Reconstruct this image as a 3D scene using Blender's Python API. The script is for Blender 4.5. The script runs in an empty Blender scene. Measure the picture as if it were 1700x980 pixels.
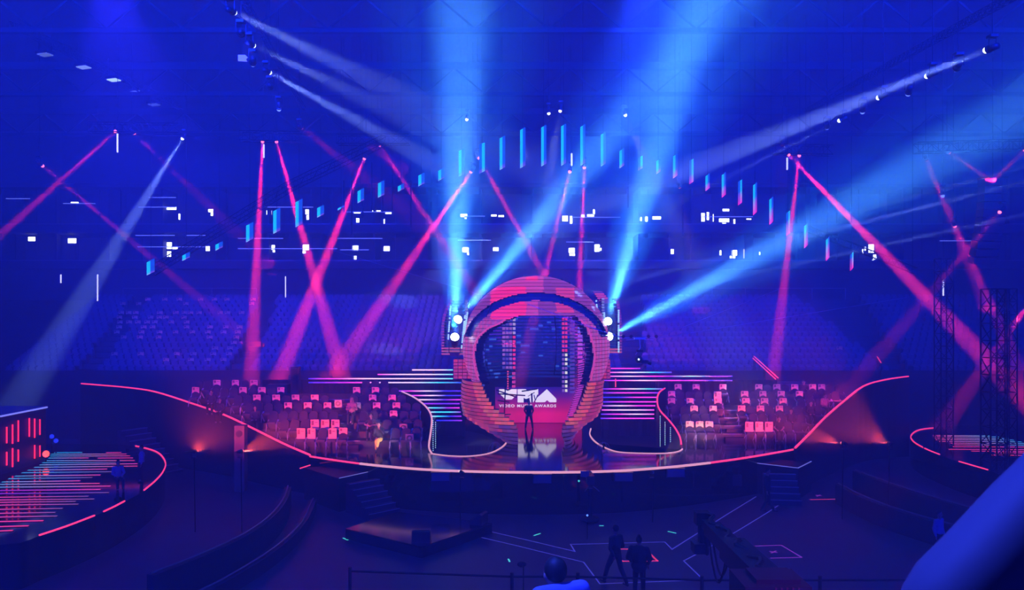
import bpy, math, random
from mathutils import Vector, Matrix
sc = bpy.context.scene
C = sc.collection
R = math.radians
random.seed(7)
# ------------------------------------------------------------------ camera, world, exposure, haze, wash lights
F = 1284.0; HY = 525.0; H = 8.8          # focal length in pixels, horizon row, eye height above the arena floor
cam = bpy.data.cameras.new('camera'); co = bpy.data.objects.new('camera', cam); C.objects.link(co); sc.camera = co
co.location = (0, 0, H); co.rotation_euler = (R(90), 0, 0)
cam.sensor_width = 36; cam.lens = 36 * F / 1700; cam.shift_y = (HY - 490) / 1700; cam.clip_end = 500
cam.dof.use_dof = True; cam.dof.focus_distance = 42; cam.dof.aperture_fstop = 7.0
vs = sc.view_settings; vs.view_transform = 'Standard'; vs.look = 'None'; vs.gamma = 1; vs.use_curve_mapping = False; vs.exposure = 0
sc.display_settings.display_device = 'sRGB'
world = bpy.data.worlds.new('world'); sc.world = world; world.use_nodes = True
bg = world.node_tree.nodes['Background']; bg.inputs[0].default_value = (0.004, 0.008, 1.0, 1); bg.inputs[1].default_value = 2.9
sc.cycles.max_bounces = 5; sc.cycles.diffuse_bounces = 2; sc.cycles.glossy_bounces = 3; sc.cycles.volume_bounces = 0
sc.cycles.use_adaptive_sampling = False; sc.cycles.sample_clamp_indirect = 4
HAZE = 0.0095; WASH = 200000

def P(x, y, d): return Vector((d * (x - 850) / F, d, H - d * (y - HY) / F))
def plane_d(y, z): return F * (H - z) / (y - HY)
def S(x, y, z=1.9): return P(x, y, plane_d(y, z))      # a point on the stage top
def G(x, y, z=0.0): return P(x, y, plane_d(y, z))      # a point on the arena floor
def px(v): return (850 + F * v.x / v.y, HY + F * (H - v.z) / v.y)

def area(loc, target, sx, sy, col, pw):
    l = bpy.data.lights.new('wash_light', 'AREA'); o = bpy.data.objects.new('wash_light', l); C.objects.link(o)
    l.shape = 'RECTANGLE'; l.size = sx; l.size_y = sy; l.color = col; l.energy = pw
    o.location = loc; o.rotation_euler = (Vector(target) - Vector(loc)).to_track_quat('-Z', 'Y').to_euler(); return o
def spot(a, b, deg, col, pw, rad=0.08, blend=0.5, parent=None):
    l = bpy.data.lights.new('beam_light', 'SPOT'); o = bpy.data.objects.new('beam_light', l); C.objects.link(o)
    a = Vector(a); b = Vector(b); o.rotation_euler = (b - a).to_track_quat('-Z', 'Y').to_euler()
    l.spot_size = R(deg); l.spot_blend = blend; l.color = col; l.energy = pw; l.shadow_soft_size = rad
    o.location = a - parent.location if parent else a
    if parent: o.parent = parent
    return o
def beam(a, b, deg, col, pw, rad=0.12, parent=None):
    """a narrow beam that leaves a lens of radius rad"""
    l = bpy.data.lights.new('beam_light', 'AREA'); o = bpy.data.objects.new('beam_light', l); C.objects.link(o)
    a = Vector(a); b = Vector(b); o.rotation_euler = (b - a).to_track_quat('-Z', 'Y').to_euler()
    l.shape = 'DISK'; l.size = 2 * rad; l.spread = R(deg * 1.25); l.color = col; l.energy = pw / (4 * math.pi) * math.pi * math.sin(R(deg * 1.25) / 2) ** 2 * BEAMK
    o.location = a - parent.location if parent else a
    if parent: o.parent = parent
    return o
BEAMK = 1.0
# blue wash from the roof rig, then unseen spots added for grandstand and near seat
for wx, wy in ((-34, 6), (-12, 8), (12, 8), (34, 6)):
    spot((wx, wy, 23.5), (wx * 0.8, wy + 30, 33.0), 115, (0.003, 0.022, 1.0), WASH, 0.5, 1.0)
spot((-18, 34, 25), (-27, 62, 7), 46, (0.02, 0.02, 1.0), 60000, 0.3, 0.8)
spot((6, 36, 25), (12, 62, 7), 70, (0.01, 0.03, 1.0), 60000, 0.3, 0.9)
spot((-5, 6, 21), (0.9, 3.0, 7.8), 44, (0.03, 0.06, 1.0), 36000, 0.4, 0.8)
# ------------------------------------------------------------------ helpers
_m = {}
def mat(name, col, rough=0.6, metal=0.0, em=None, es=0.0, noise=0.0, scale=3.0, bump=0.0, spec=0.5):
    if name in _m: return _m[name]
    m = bpy.data.materials.new(name); m.use_nodes = True; nt = m.node_tree; b = nt.nodes['Principled BSDF']
    b.inputs['Base Color'].default_value = (*col, 1); b.inputs['Roughness'].default_value = rough; b.inputs['Metallic'].default_value = metal
    b.inputs['Specular IOR Level'].default_value = spec
    if em: b.inputs['Emission Color'].default_value = (*em, 1); b.inputs['Emission Strength'].default_value = es
    if noise or bump:
        tc = nt.nodes.new('ShaderNodeTexCoord'); n = nt.nodes.new('ShaderNodeTexNoise'); n.inputs['Scale'].default_value = scale; n.inputs['Detail'].default_value = 5
        nt.links.new(tc.outputs['Object'], n.inputs['Vector'])
        if noise:
            r = nt.nodes.new('ShaderNodeMixRGB'); r.blend_type = 'MIX'
            r.inputs[1].default_value = (*[c * (1 - noise) for c in col], 1); r.inputs[2].default_value = (*[min(1, c * (1 + noise)) for c in col], 1)
            nt.links.new(n.outputs['Fac'], r.inputs[0]); nt.links.new(r.outputs[0], b.inputs['Base Color'])
        if bump:
            bp = nt.nodes.new('ShaderNodeBump'); bp.inputs['Strength'].default_value = bump; nt.links.new(n.outputs['Fac'], bp.inputs['Height']); nt.links.new(bp.outputs[0], b.inputs['Normal'])
    _m[name] = m; return m
def led(name, st):
    """an LED surface: each diode row's own colour is stored on the face"""
    if name in _m: return _m[name]
    m = bpy.data.materials.new(name); m.use_nodes = True; nt = m.node_tree; b = nt.nodes['Principled BSDF']
    b.inputs['Base Color'].default_value = (0.02, 0.02, 0.03, 1); b.inputs['Roughness'].default_value = 0.35
    a = nt.nodes.new('ShaderNodeAttribute'); a.attribute_name = 'Col'
    nt.links.new(a.outputs['Color'], b.inputs['Emission Color']); b.inputs['Emission Strength'].default_value = st
    _m[name] = m; return m

BLACK = mat('black_paint', (0.015, 0.015, 0.02), 0.55, noise=0.3)
STEEL = mat('dark_steel', (0.014, 0.014, 0.02), 0.4, 0.6)
GREY = mat('grey_metal', (0.25, 0.25, 0.28), 0.4, 0.5)
FABRIC = mat('black_seat_fabric', (0.022, 0.022, 0.045), 0.85, noise=0.3, scale=12)
PLASTIC = mat('black_plastic', (0.03, 0.03, 0.045), 0.35)
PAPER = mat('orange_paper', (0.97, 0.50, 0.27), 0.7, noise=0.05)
INK = mat('dark_print', (0.2, 0.05, 0.06), 0.7)
STAGE = mat('glossy_black_stage', (0.012, 0.012, 0.016), 0.07, spec=0.9, noise=0.4, scale=1.2, bump=0.012)
FLOORM = mat('arena_floor', (0.05, 0.058, 0.10), 0.5, noise=0.25, scale=0.4)
CONCRETE = mat('grandstand_concrete', (0.05, 0.05, 0.065), 0.8, noise=0.3, scale=2)
SEATBLUE = mat('grandstand_seat_plastic', (0.10, 0.11, 0.16), 0.4)
ROOFM = mat('dark_roof_deck', (0.04, 0.04, 0.05), 0.8, noise=0.4, scale=0.15)
WALLM = mat('dark_wall', (0.028, 0.028, 0.045), 0.8, noise=0.4, scale=0.3)
SKIN = mat('skin', (0.45, 0.25, 0.18), 0.5)
HAIR = mat('dark_hair', (0.02, 0.015, 0.012), 0.6)
LINE = mat('pink_led_edge', (0.1, 0.02, 0.03), 0.3, em=(1.0, 0.045, 0.17), es=1.5)
LINEW = mat('pale_led_edge', (0.2, 0.15, 0.18), 0.3, em=(1.0, 0.42, 0.50), es=0.95)
WHITE_EM = mat('white_lamp', (0.8, 0.8, 0.8), 0.3, em=(0.85, 0.92, 1.0), es=4.5)
LED1 = led('led_tiles', 1.0); LED2 = led('led_bars', 1.6)

def rotz(a): return Matrix.Rotation(a, 3, 'Z')
class MB:
    def __init__(s): s.v = []; s.f = []; s.c = []; s.m = []
    def add(s, vs_, fs, col=None, mi=0):
        k = len(s.v); s.v += [tuple(v) for v in vs_]
        for f in fs: s.f.append([i + k for i in f]); s.c.append(col); s.m.append(mi)
        return s
    def box(s, c, sz, M=None, col=None, mi=0):
        c = Vector(c); h = Vector(sz) / 2; vv = []
        for sx, sy, q in ((-1, -1, -1), (1, -1, -1), (1, 1, -1), (-1, 1, -1), (-1, -1, 1), (1, -1, 1), (1, 1, 1), (-1, 1, 1)):
            o = Vector((sx * h.x, sy * h.y, q * h.z)); vv.append(c + (M @ o if M else o))
        return s.add(vv, [(3, 2, 1, 0), (4, 5, 6, 7), (0, 1, 5, 4), (1, 2, 6, 5), (2, 3, 7, 6), (3, 0, 4, 7)], col, mi)
    def bar(s, p, q, r, n=6, r2=None, col=None, mi=0):
        p = Vector(p); q = Vector(q); d = q - p
        if d.length < 1e-6: return s
        u = d.orthogonal().normalized(); w = d.cross(u).normalized(); r2 = r if r2 is None else r2; vv = []
        for c, rr in ((p, r), (q, r2)):
            for i in range(n): a = 2 * math.pi * i / n; vv.append(c + rr * (math.cos(a) * u + math.sin(a) * w))
        fs = [(i, (i + 1) % n, n + (i + 1) % n, n + i) for i in range(n)] + [tuple(range(n - 1, -1, -1)), tuple(range(n, 2 * n))]
        return s.add(vv, fs, col, mi)
    def path(s, pts, r, n=5, col=None, mi=0):
        for a, b in zip(pts, pts[1:]): s.bar(a, b, r, n, col=col, mi=mi)
        return s
    def strip(s, pts, w, h, mi=0, col=None):
        """a square edge strip that follows a curve"""
        ring = []
        for i, p in enumerate(pts):
            a = pts[max(0, i - 1)]; b = pts[min(len(pts) - 1, i + 1)]; t = (Vector(b) - Vector(a)); t.z = 0; t.normalize(); nrm = Vector((-t.y, t.x, 0))
            for dx, dz in ((-w, -h), (w, -h), (w, h), (-w, h)): ring.append(Vector(p) + nrm * dx / 2 + Vector((0, 0, dz / 2)))
        fs = []
        for i in range(len(pts) - 1):
            for j in range(4): fs.append((i * 4 + j, i * 4 + (j + 1) % 4, i * 4 + 4 + (j + 1) % 4, i * 4 + 4 + j))
        k = 4 * (len(pts) - 1); fs += [(3, 2, 1, 0), (k, k + 1, k + 2, k + 3)]
        return s.add(ring, fs, col, mi)
    def prism(s, poly, ext, col=None, mi=0):
        n = len(poly); e = Vector(ext); vv = [Vector(p) for p in poly] + [Vector(p) + e for p in poly]
        return s.add(vv, [tuple(range(n - 1, -1, -1)), tuple(range(n, 2 * n))] + [(i, (i + 1) % n, n + (i + 1) % n, n + i) for i in range(n)], col, mi)
    def wall(s, pts, z0, th=0.12, mi=0):
        """a wall from z0 up to the height of each point"""
        vv = []
        for i, p in enumerate(pts):
            a = Vector(pts[max(0, i - 1)]); b = Vector(pts[min(len(pts) - 1, i + 1)]); t = b - a; t.z = 0; t.normalize(); nrm = Vector((-t.y, t.x, 0)) * th / 2
            for sgn in (-1, 1): vv.append((p[0] + sgn * nrm.x, p[1] + sgn * nrm.y, z0)); vv.append((p[0] + sgn * nrm.x, p[1] + sgn * nrm.y, p[2]))
        fs = []
        for i in range(len(pts) - 1):
            a = 4 * i; b = a + 4; fs += [(a, b, b + 1, a + 1), (a + 3, b + 3, b + 2, a + 2), (a + 1, b + 1, b + 3, a + 3)]
        k = 4 * (len(pts) - 1); fs += [(0, 1, 3, 2), (k, k + 2, k + 3, k + 1)]
        return s.add(vv, fs, None, mi)
    def ball(s, c, r, n=10, m=7, sc_=(1, 1, 1), mi=0, M=None):
        vv = []; c = Vector(c)
        for j in range(1, m):
            t = math.pi * j / m
            for i in range(n):
                a = 2 * math.pi * i / n; o = Vector((r * sc_[0] * math.sin(t) * math.cos(a), r * sc_[1] * math.sin(t) * math.sin(a), r * sc_[2] * math.cos(t))); vv.append(c + (M @ o if M else o))
        top = Vector((0, 0, r * sc_[2])); vv += [c + (M @ top if M else top), c - (M @ top if M else top)]
        fs = [(j * n + i, (j + 1) * n + i, (j + 1) * n + (i + 1) % n, j * n + (i + 1) % n) for j in range(m - 2) for i in range(n)]
        k = len(vv) - 2; fs += [(k, i, (i + 1) % n) for i in range(n)] + [(k + 1, (m - 2) * n + (i + 1) % n, (m - 2) * n + i) for i in range(n)]
        return s.add(vv, fs, None, mi)
    def build(s, name, mats, parent=None, smooth=False, origin=True):
        me = bpy.data.meshes.new(name)
        off = Vector((0, 0, 0))
        if parent is not None: off = world_loc(parent)
        elif origin and s.v:
            xs = [v[0] for v in s.v]; ys = [v[1] for v in s.v]; off = Vector(((min(xs) + max(xs)) / 2, (min(ys) + max(ys)) / 2, min(v[2] for v in s.v)))
        me.from_pydata([(v[0] - off.x, v[1] - off.y, v[2] - off.z) for v in s.v], [], s.f)
        for m in (mats if isinstance(mats, (list, tuple)) else [mats]): me.materials.append(m)
        me.polygons.foreach_set('material_index', s.m)
        if smooth: me.polygons.foreach_set('use_smooth', [True] * len(me.polygons))
        if any(c is not None for c in s.c):
            ca = me.color_attributes.new('Col', 'FLOAT_COLOR', 'CORNER'); buf = []
            for f, c in zip(s.f, s.c):
                c = c or (0, 0, 0)
                if isinstance(c[0], (tuple, list)):
                    for q in c: buf += [*q, 1.0]
                else: buf += [*c, 1.0] * len(f)
            ca.data.foreach_set('color', buf)
        me.update()
        o = bpy.data.objects.new(name, me); C.objects.link(o)
        if parent is None: o.location = off
        else: o.parent = parent
        return o
def world_loc(o):
    v = Vector(o.location)
    while o.parent is not None: o = o.parent; v += o.location
    return v
def tag(o, label, cat, group=None, kind=None):
    if label: o['label'] = label
    if cat: o['category'] = cat
    if group: o['group'] = group
    if kind: o['kind'] = kind
    return o
def struct(o): o['kind'] = 'structure'; return o
def thing(name, label, cat, loc=(0, 0, 0), group=None, kind=None):
    o = bpy.data.objects.new(name, None); C.objects.link(o); o.location = loc; o.empty_display_size = 0.1
    return tag(o, label, cat, group, kind)
_kids = {}
def kids(o):
    if o.name not in _kids: _kids[o.name] = list(o.children)
    return _kids[o.name]
def dup(root, loc, rz=0, label=None, group=None, scale=None):
    src = kids(root); r = root.copy(); C.objects.link(r); r.location = loc; r.rotation_euler = (0, 0, rz)
    if scale: r.scale = (scale,) * 3
    if label: r['label'] = label
    if group: r['group'] = group
    for ch in src:
        c = ch.copy(); C.objects.link(c); c.parent = r
        for g in kids(ch):
            d = g.copy(); C.objects.link(d); d.parent = c
    return r
ONES = ['zeroth', 'first', 'second', 'third', 'fourth', 'fifth', 'sixth', 'seventh', 'eighth', 'ninth', 'tenth', 'eleventh', 'twelfth', 'thirteenth', 'fourteenth', 'fifteenth', 'sixteenth', 'seventeenth', 'eighteenth', 'nineteenth']
TENS = {2: ('twenty', 'twentieth'), 3: ('thirty', 'thirtieth'), 4: ('forty', 'fortieth'), 5: ('fifty', 'fiftieth'), 6: ('sixty', 'sixtieth'), 7: ('seventy', 'seventieth')}
def nth(n):
    if n < 20: return ONES[n]
    t, o = divmod(n, 10); return TENS[t][1] if o == 0 else TENS[t][0] + '-' + ONES[o]

# ------------------------------------------------------------------ the hall
struct(MB().box((0, 40, -0.1), (130, 110, 0.2)).build('floor', FLOORM))
RZ = 26.5
struct(MB().box((0, 40, RZ + 0.2), (130, 110, 0.4)).build('ceiling', ROOFM))
struct(MB().box((-62, 40, 13), (0.5, 110, 27)).build('wall_left', WALLM))
struct(MB().box((0, -1.6, 9.6), (7, 0.3, 6.4)).build('wall_light_blocker', WALLM))  # unseen panel added to keep blue ambient light off the near seat
struct(MB().box((62, 40, 13), (0.5, 110, 27)).build('wall_right', WALLM))
struct(MB().box((0, 84, 13), (130, 0.5, 27)).build('wall_back', WALLM))
# roof girders
for i, yy in enumerate((30, 42, 54, 66, 78)):
    b = MB().box((0, yy, RZ - 0.25), (120, 0.35, 0.5)).box((0, yy, RZ - 2.2), (120, 0.3, 0.25))
    for x in range(-58, 58, 4): b.bar((x, yy, RZ - 2.1), (x + 2, yy, RZ - 0.4), 0.07, 4).bar((x + 2, yy, RZ - 0.4), (x + 4, yy, RZ - 2.1), 0.07, 4)
    struct(b.build('trim_%d' % (i + 1), mat('girder_black', (.008, .008, .012), .8)))
# grandstand: concrete steps, then its seats
D0, Z0, TR, RI, NR = 56.0, 4.0, 0.875, 0.394, 16
b = MB()
for k in range(NR + 1):
    y0 = D0 - 0.35 + k * TR; b.box((4, (y0 + 73) / 2, Z0 + k * RI - (RI if k else Z0) / 2 - 0.0), (84, 73 - y0, RI if k else Z0))
struct(b.build('floor_grandstand', CONCRETE))
struct(MB().box((4, D0 - 0.5, (Z0 + 0.9) / 2), (84, 0.16, Z0 + 0.9)).build('wall_parapet', BLACK))
seat_b = MB()
seat_b.prism([(-0.22, 0, 0.42), (0.22, 0, 0.42), (0.22, 0.06, 0.72), (0.15, 0.075, 0.82), (0, 0.08, 0.85), (-0.15, 0.075, 0.82), (-0.22, 0.06, 0.72)], (0, 0.05, 0))
seat_b.box((0, -0.05, 0.5), (0.42, 0.12, 0.38)).box((-0.25, 0, 0.3), (0.04, 0.35, 0.6)).box((0.25, 0, 0.3), (0.04, 0.35, 0.6))
gsv, gsf = seat_b.v, seat_b.f
proto = None; rest = MB(); nrow = {}; made = 0
AISLES = [(-31.9, -30.2), (-20.6, -18.9), (8.5, 9.7), (27.6, 29.2)]
spots_ = []
for k in range(NR):
    y = D0 + k * TR; x = -37.5
    while x < 45.5:
        x += 0.56
        p_ = 850 + F * x / y
        sh = (y - D0) * 0.15
        if any(a - sh <= x <= b_ - sh * (1 if a < 0 else -1) for a, b_ in AISLES): continue
        spots_.append((k, x, y, p_))
indiv = [s_ for s_ in spots_ if ((440 < s_[3] < 735) or (1045 < s_[3] < 1215) or (1285 < s_[3] < 1440)) and 1 <= s_[0] <= 6]
indiv = sorted(indiv, key=lambda s_: s_[0])[:300]; iset = set((a, round(b_, 3)) for a, b_, *_ in indiv)
cnt = {}
for k, x, y, p_ in spots_:
    z = Z0 + k * RI
    if (k, round(x, 3)) in iset:
        side = 'left of the helmet' if p_ < 850 else ('right of the helmet' if p_ < 1250 else 'beyond the right aisle')
        cnt[(k, side)] = cnt.get((k, side), 0) + 1
        lab = 'empty grandstand seat %s, %s row up, %s from the left' % (side, nth(k + 1), nth(cnt[(k, side)]))
        if proto is None:
            proto = bpy.data.meshes.new('grandstand_seat'); proto.from_pydata(gsv, [], gsf); proto.materials.append(SEATBLUE)
        o = bpy.data.objects.new('grandstand_seat', proto); C.objects.link(o); o.location = (x, y, z); tag(o, lab, 'seat', 'grandstand seats behind the stage')
    else:
        rest.add([(v[0] + x, v[1] + y, v[2] + z) for v in gsv], gsf)
tag(rest.build('grandstand_seating', SEATBLUE), 'distant rows of empty grandstand seats filling the rest of the lower bowl', 'seats', None, 'stuff')
# handrails at the top of the bowl
def rail(label, pts, r=0.03, hh=1.0, name='handrail', cat='handrail', grp=None, m=GREY):
    t = thing(name, label, cat, pts[0], grp)
    MB().path([Vector(p) + Vector((0, 0, hh)) for p in pts], r, 6).build('top_rail', m, t)
    for a in pts: MB().bar(a, Vector(a) + Vector((0, 0, hh)), r, 6).build('post', m, t)
    return t
ZT = Z0 + NR * RI
rail('grey handrail along the top of the grandstand, left', [(x, 69.6, ZT) for x in (-35, -31, -27, -23)])
rail('grey handrail along the top of the grandstand, right', [(x, 69.6, ZT) for x in (18, 21, 24, 27, 30)])
# stair rails lit red in the right aisle
for lab, a, b_ in (('glowing red upper stair rail in the right grandstand aisle', (1252, 592, 56.5), (1292, 628, 51)), ('glowing red lower stair rail in the right grandstand aisle', (1250, 595, 56), (1288, 630, 50.6)), ('short red stair light at the foot of the far right aisle', (1456, 592, 55.6), (1463, 603, 55.3))):
    q1, q2 = P(*a), P(*b_); t = thing('stair_rail', lab, 'handrail', q2)
    MB().bar(q1, q2, 0.035).build('led_tube', LINE, t)
    mb = MB()
    for f in (0.05, 0.5, 0.95):
        q = q1.lerp(q2, f); mb.bar(q, (q.x, q.y, max(0, q.z - 1.0)), 0.03)
    mb.build('post', STEEL, t)
# staircase block below them (vomitory stairs)
b = MB()
for i in range(7): b.box((19.3 - 0.0 * i, 52.0 + i * 0.45, (3.2 + i * 0.16) / 2), (3.0, 0.45, 3.2 + i * 0.16))
tag(b.build('staircase', mat('stair_dark', (0.06, 0.05, 0.08), 0.7)), 'dark stair block below the glowing red stair rails', 'stairs')
# paper cards on the left grandstand
cards = [(335,120),(445,120),(540,120),(678,120),(768,120),(850,118),(1020,122),(1010,153),(172,152),(275,152),(583,150),(162,185),(210,185),(257,185),(413,185),(517,185),(572,185),(612,185),(668,185),(805,185),(853,185),(945,185),(150,217),(250,217),(353,217),(410,217),(453,217),(570,217),(153,252),(213,250),(270,252),(330,252),(380,250),(487,250),(587,250),(148,287),(308,287),(365,287),(587,284),(740,285),(842,285),(932,285),(133,323),(293,321),(411,321),(515,321),(625,321),(725,321),(827,321),(920,321),(178,358),(283,360),(405,358),(737,357),(910,357),(894,396),(772,427),(870,430),(118,478),(288,476),(523,470),(631,468),(760,475),(863,473),(453,512),(615,511),(723,510),(827,510),(4835,415)]
def card_proto(name, w, h, arch=True):
    """a sheet hung over a chair back: printed portrait at its upper left, lower edge arched; faces -y"""
    t = thing(name, 'x', 'paper card')
    poly = [(-w / 2, 0, 0), (-w / 2, 0, h), (w / 2, 0, h), (w / 2, 0, 0)]
    if arch: poly += [(w * 0.35 * math.cos(a), 0, h * 0.24 * math.sin(a)) for a in (0.2, 0.7, 1.2, 1.94, 2.44, 2.94)]
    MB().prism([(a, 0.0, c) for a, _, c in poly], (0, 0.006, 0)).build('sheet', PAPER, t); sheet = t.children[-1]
    MB().prism([(-w * 0.4, -0.004, h * 0.5), (-w * 0.4, -0.004, h * 0.9), (-w * 0.12, -0.004, h * 0.9), (-w * 0.12, -0.004, h * 0.5)], (0, 0.003, 0)).prism([(w * 0.0, -0.004, h * 0.72), (0, -0.004, h * 0.78), (w * 0.36, -0.004, h * 0.78), (w * 0.36, -0.004, h * 0.72)], (0, 0.003, 0)).build('print', INK, sheet)
    return t
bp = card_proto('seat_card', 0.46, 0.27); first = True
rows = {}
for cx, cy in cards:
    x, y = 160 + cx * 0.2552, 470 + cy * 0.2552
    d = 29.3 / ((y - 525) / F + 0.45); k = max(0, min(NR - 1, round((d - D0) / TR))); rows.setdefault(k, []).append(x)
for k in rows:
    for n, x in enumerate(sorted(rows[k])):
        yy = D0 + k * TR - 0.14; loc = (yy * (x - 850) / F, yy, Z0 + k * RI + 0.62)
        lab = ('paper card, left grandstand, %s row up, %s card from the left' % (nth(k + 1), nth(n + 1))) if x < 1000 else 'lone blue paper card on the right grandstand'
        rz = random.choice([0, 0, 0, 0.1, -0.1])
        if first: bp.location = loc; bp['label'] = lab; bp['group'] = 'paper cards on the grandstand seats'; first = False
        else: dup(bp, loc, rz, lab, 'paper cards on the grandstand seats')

# ------------------------------------------------------------------ suite levels above the grandstand
GL = mat('suite_glass', (0.02, 0.03, 0.06), 0.1, spec=0.8)
for n, (z0, z1, nm) in enumerate(((13.5, 16.6, 'lower'), (16.9, 20.9, 'upper'))):
    t = thing('suite_balcony', '%s dark balcony of private suites across the far end' % nm, 'balcony', (2, 73, z0), None)
    MB().box((2, 73.2, z0 - 0.15), (104, 2.6, 0.3)).build('balcony_floor', WALLM, t)
    MB().box((2, 72.0, z0 + 0.15), (104, 0.12, 0.6)).build('balustrade', WALLM, t)
    MB().box((2, 71.93, z0 + 0.47), (104, 0.05, 0.05)).build('top_trim', GREY, t)
    MB().box((2, 76.5, (z0 + z1) / 2), (104, 0.1, z1 - z0)).build('rear_wall', WALLM, t)
    MB().box((2, 74.4, z1 + 0.1), (104, 4.2, 0.3)).build('soffit', WALLM, t)
    for x in range(-48, 53, 5): MB().box((x, 74.5, (z0 + z1) / 2), (0.18, 3.2, z1 - z0)).build('dividing_wall', WALLM, t)
    for x in range(-48, 53, 2): MB().box((x + 0.9, 73.4, (z0 + z1) / 2 + 0.3), (0.06, 0.06, z1 - z0 - 0.3)).build('mullion', STEEL, t)
struct(MB().box((2, 73.5, 11.75), (104, 1.0, 2.9)).build('wall_fascia', WALLM))
struct(MB().box((2, 75, 24.0), (104, 2, 5.0)).build('wall_upper', WALLM))
wins = [(281,408,9,11),(281,422,7,9),(291,412,9,4),(345,413,7,8),(452,411,9,8),(455,417,4,4),(508,411,10,9),(505,419,5,4),(590,412,10,8),(590,428,4,6),(642,413,10,8),(773,415,10,8),(777,421,3,5),(823,414,9,6),(949,416,10,8),(950,423,9,4),(991,412,8,12),(997,414,3,4),(1116,418,5,8),(1196,420,3,8),(1219,420,9,9),(1216,427,9,4),(1261,421,2,5),(1446,413,9,14),(1452,427,6,8),
 (53,397,12,7),(120,400,14,8),(125,337,14,3),(283,346,20,5),(270,360,3,8),(298,360,3,10),(350,350,8,5),(352,356,4,5),(447,353,9,7),(463,353,4,7),(510,352,6,8),(511,361,4,8),(593,353,11,3),(594,366,5,7),(625,351,14,3),(645,354,10,3),(638,368,2,8),(770,358,11,5),(773,362,3,3),(820,358,9,3),(832,359,9,3),(938,363,9,9),(948,367,4,16),(969,359,8,4),(980,358,12,4),(986,352,3,8),(1062,364,7,6),(1073,364,4,8),(1090,362,14,5),(1167,361,6,14),(1175,359,4,13),(1184,362,1.5,12),(1205,349,11,4),(1202,366,17,6),(1202,373,6,6),(1219,368,3,8),(1240,364,14,2),(108,377,2,3),(1436,413,3,6),(1432,418,2,8),(1449,435,3,7)]
wins.sort()
for i, (x, y, w, h) in enumerate(wins):
    d = 73.75; c = P(x, y, d); w *= d / F; h *= d / F; up = y < 385
    t = thing('lit_window', '%s lit window from the left along the far suite levels, on the %s level' % (nth(i + 1), 'upper' if up else 'lower'), 'window', (c.x, c.y, c.z - h / 2), 'lit suite windows')
    MB().box(c, (w, 0.04, h)).build('pane', WHITE_EM, t)
    f = 0.04; mb = MB()
    for sx in (-1, 1): mb.box((c.x + sx * (w / 2 + f / 2), c.y, c.z), (f, 0.08, h + 2 * f))
    for sz in (-1, 1): mb.box((c.x, c.y, c.z + sz * (h / 2 + f / 2)), (w, 0.08, f))
    mb.build('frame', STEEL, t)
# thin ledges; their emission stands in for light on them
LEDGE = mat('dim_lit_ledge', (0.5, 0.5, 0.55), 0.5, em=(0.35, 0.45, 1.0), es=0.45)
for i, (x0, x1, y) in enumerate([(105,158,338),(230,292,344),(247,292,328),(225,290,391),(228,340,410),(310,345,391),(395,470,396),(395,560,413),(440,520,344),(560,635,396),(565,612,415),(575,650,352),(760,815,399),(770,805,359),(940,985,402),(945,1030,361),(1165,1250,360),(1560,1618,400),(10,50,330)]):
    q1, q2 = P(x0, y, 72.3), P(x1, y, 72.3)
    tag(MB().bar(q1, q2, 0.05, 4).build('glow_ledge', LEDGE), 'dim ledge with painted glow along far suites, %s in the list from the far left' % nth(i + 1), 'light', 'dim ledges along the suites')
STICK = mat('white_tube_lamp', (0.8, 0.8, 0.8), 0.4, em=(0.9, 0.85, 0.8), es=1.3)
for x, y0, y1, d, lab in ((162, 456, 500, 60, 'tall white vertical light strip left of the seat cards'), (101, 456, 470, 60, 'short white vertical light strip at the far left wall'), (474, 459, 494, 66, 'white vertical light strip above the left grandstand aisle'), (195, 222, 253, 48, 'warm white light strip hanging under the far left red spotlight'), (438, 240, 262, 48, 'dim white light strip beside the red spotlight on the left truss'), (1566, 465, 492, 55, 'white vertical light strip on the right lattice tower'), (949, 255, 275, 47, 'orange light strip between the hanging blades'), (1307, 262, 282, 47, 'white light strip below the right red spotlight'), (1235, 414, 429, 70, 'small white light strip below the right suites')):
    q1, q2 = P(x, y0, d), P(x, y1, d)
    t = thing('light_strip', lab, 'light', q2); MB().bar(q1, q2, 0.05, 6).build('tube', STICK, t); MB().bar(q1 + Vector((0, .08, 0)), q2 + Vector((0, .08, 0)), 0.05, 4).build('housing', STEEL, t); MB().bar(q1, (q1.x, q1.y, RZ + .004), .01, 3).build('suspension_cable', STEEL, t)

# ------------------------------------------------------------------ stage
front = [(515,757),(560,764),(620,771.5),(700,778.5),(800,782.5),(900,783.5),(985,782.5),(1060,779),(1150,771),(1230,760.5),(1290,750.5),(1320,745)]
def smooth_pts(pts, n=4):
    out = []
    for i in range(len(pts) - 1):
        p0 = pts[max(0, i - 1)]; p1 = pts[i]; p2 = pts[i + 1]; p3 = pts[min(len(pts) - 1, i + 2)]
        for j in range(n):
            t = j / n; out.append(tuple(0.5 * (2 * b_ + (c - a) * t + (2 * a - 5 * b_ + 4 * c - d) * t * t + (3 * b_ - a - 3 * c + d) * t ** 3) for a, b_, c, d in zip(p0, p1, p2, p3)))
    out.append(tuple(pts[-1])); return out
front = smooth_pts(front, 3)
def incl(x, y):
    d = F * (6.9 + 0.3 * 38.2) / (y - HY + F * 0.3); return P(x, y, d)
lpit = smooth_pts([(800,700.5),(826,712),(840,726),(838,739),(815,752.5),(780,758),(745,757.5),(717,754)], 4)
rpit = smooth_pts([(981,712),(979.5,723),(990.6,736),(1013,747.5),(1035,752),(1080,753.5),(1109,753),(1127,750),(1133,746)], 4)
poly = [S(*p) for p in front]
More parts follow.
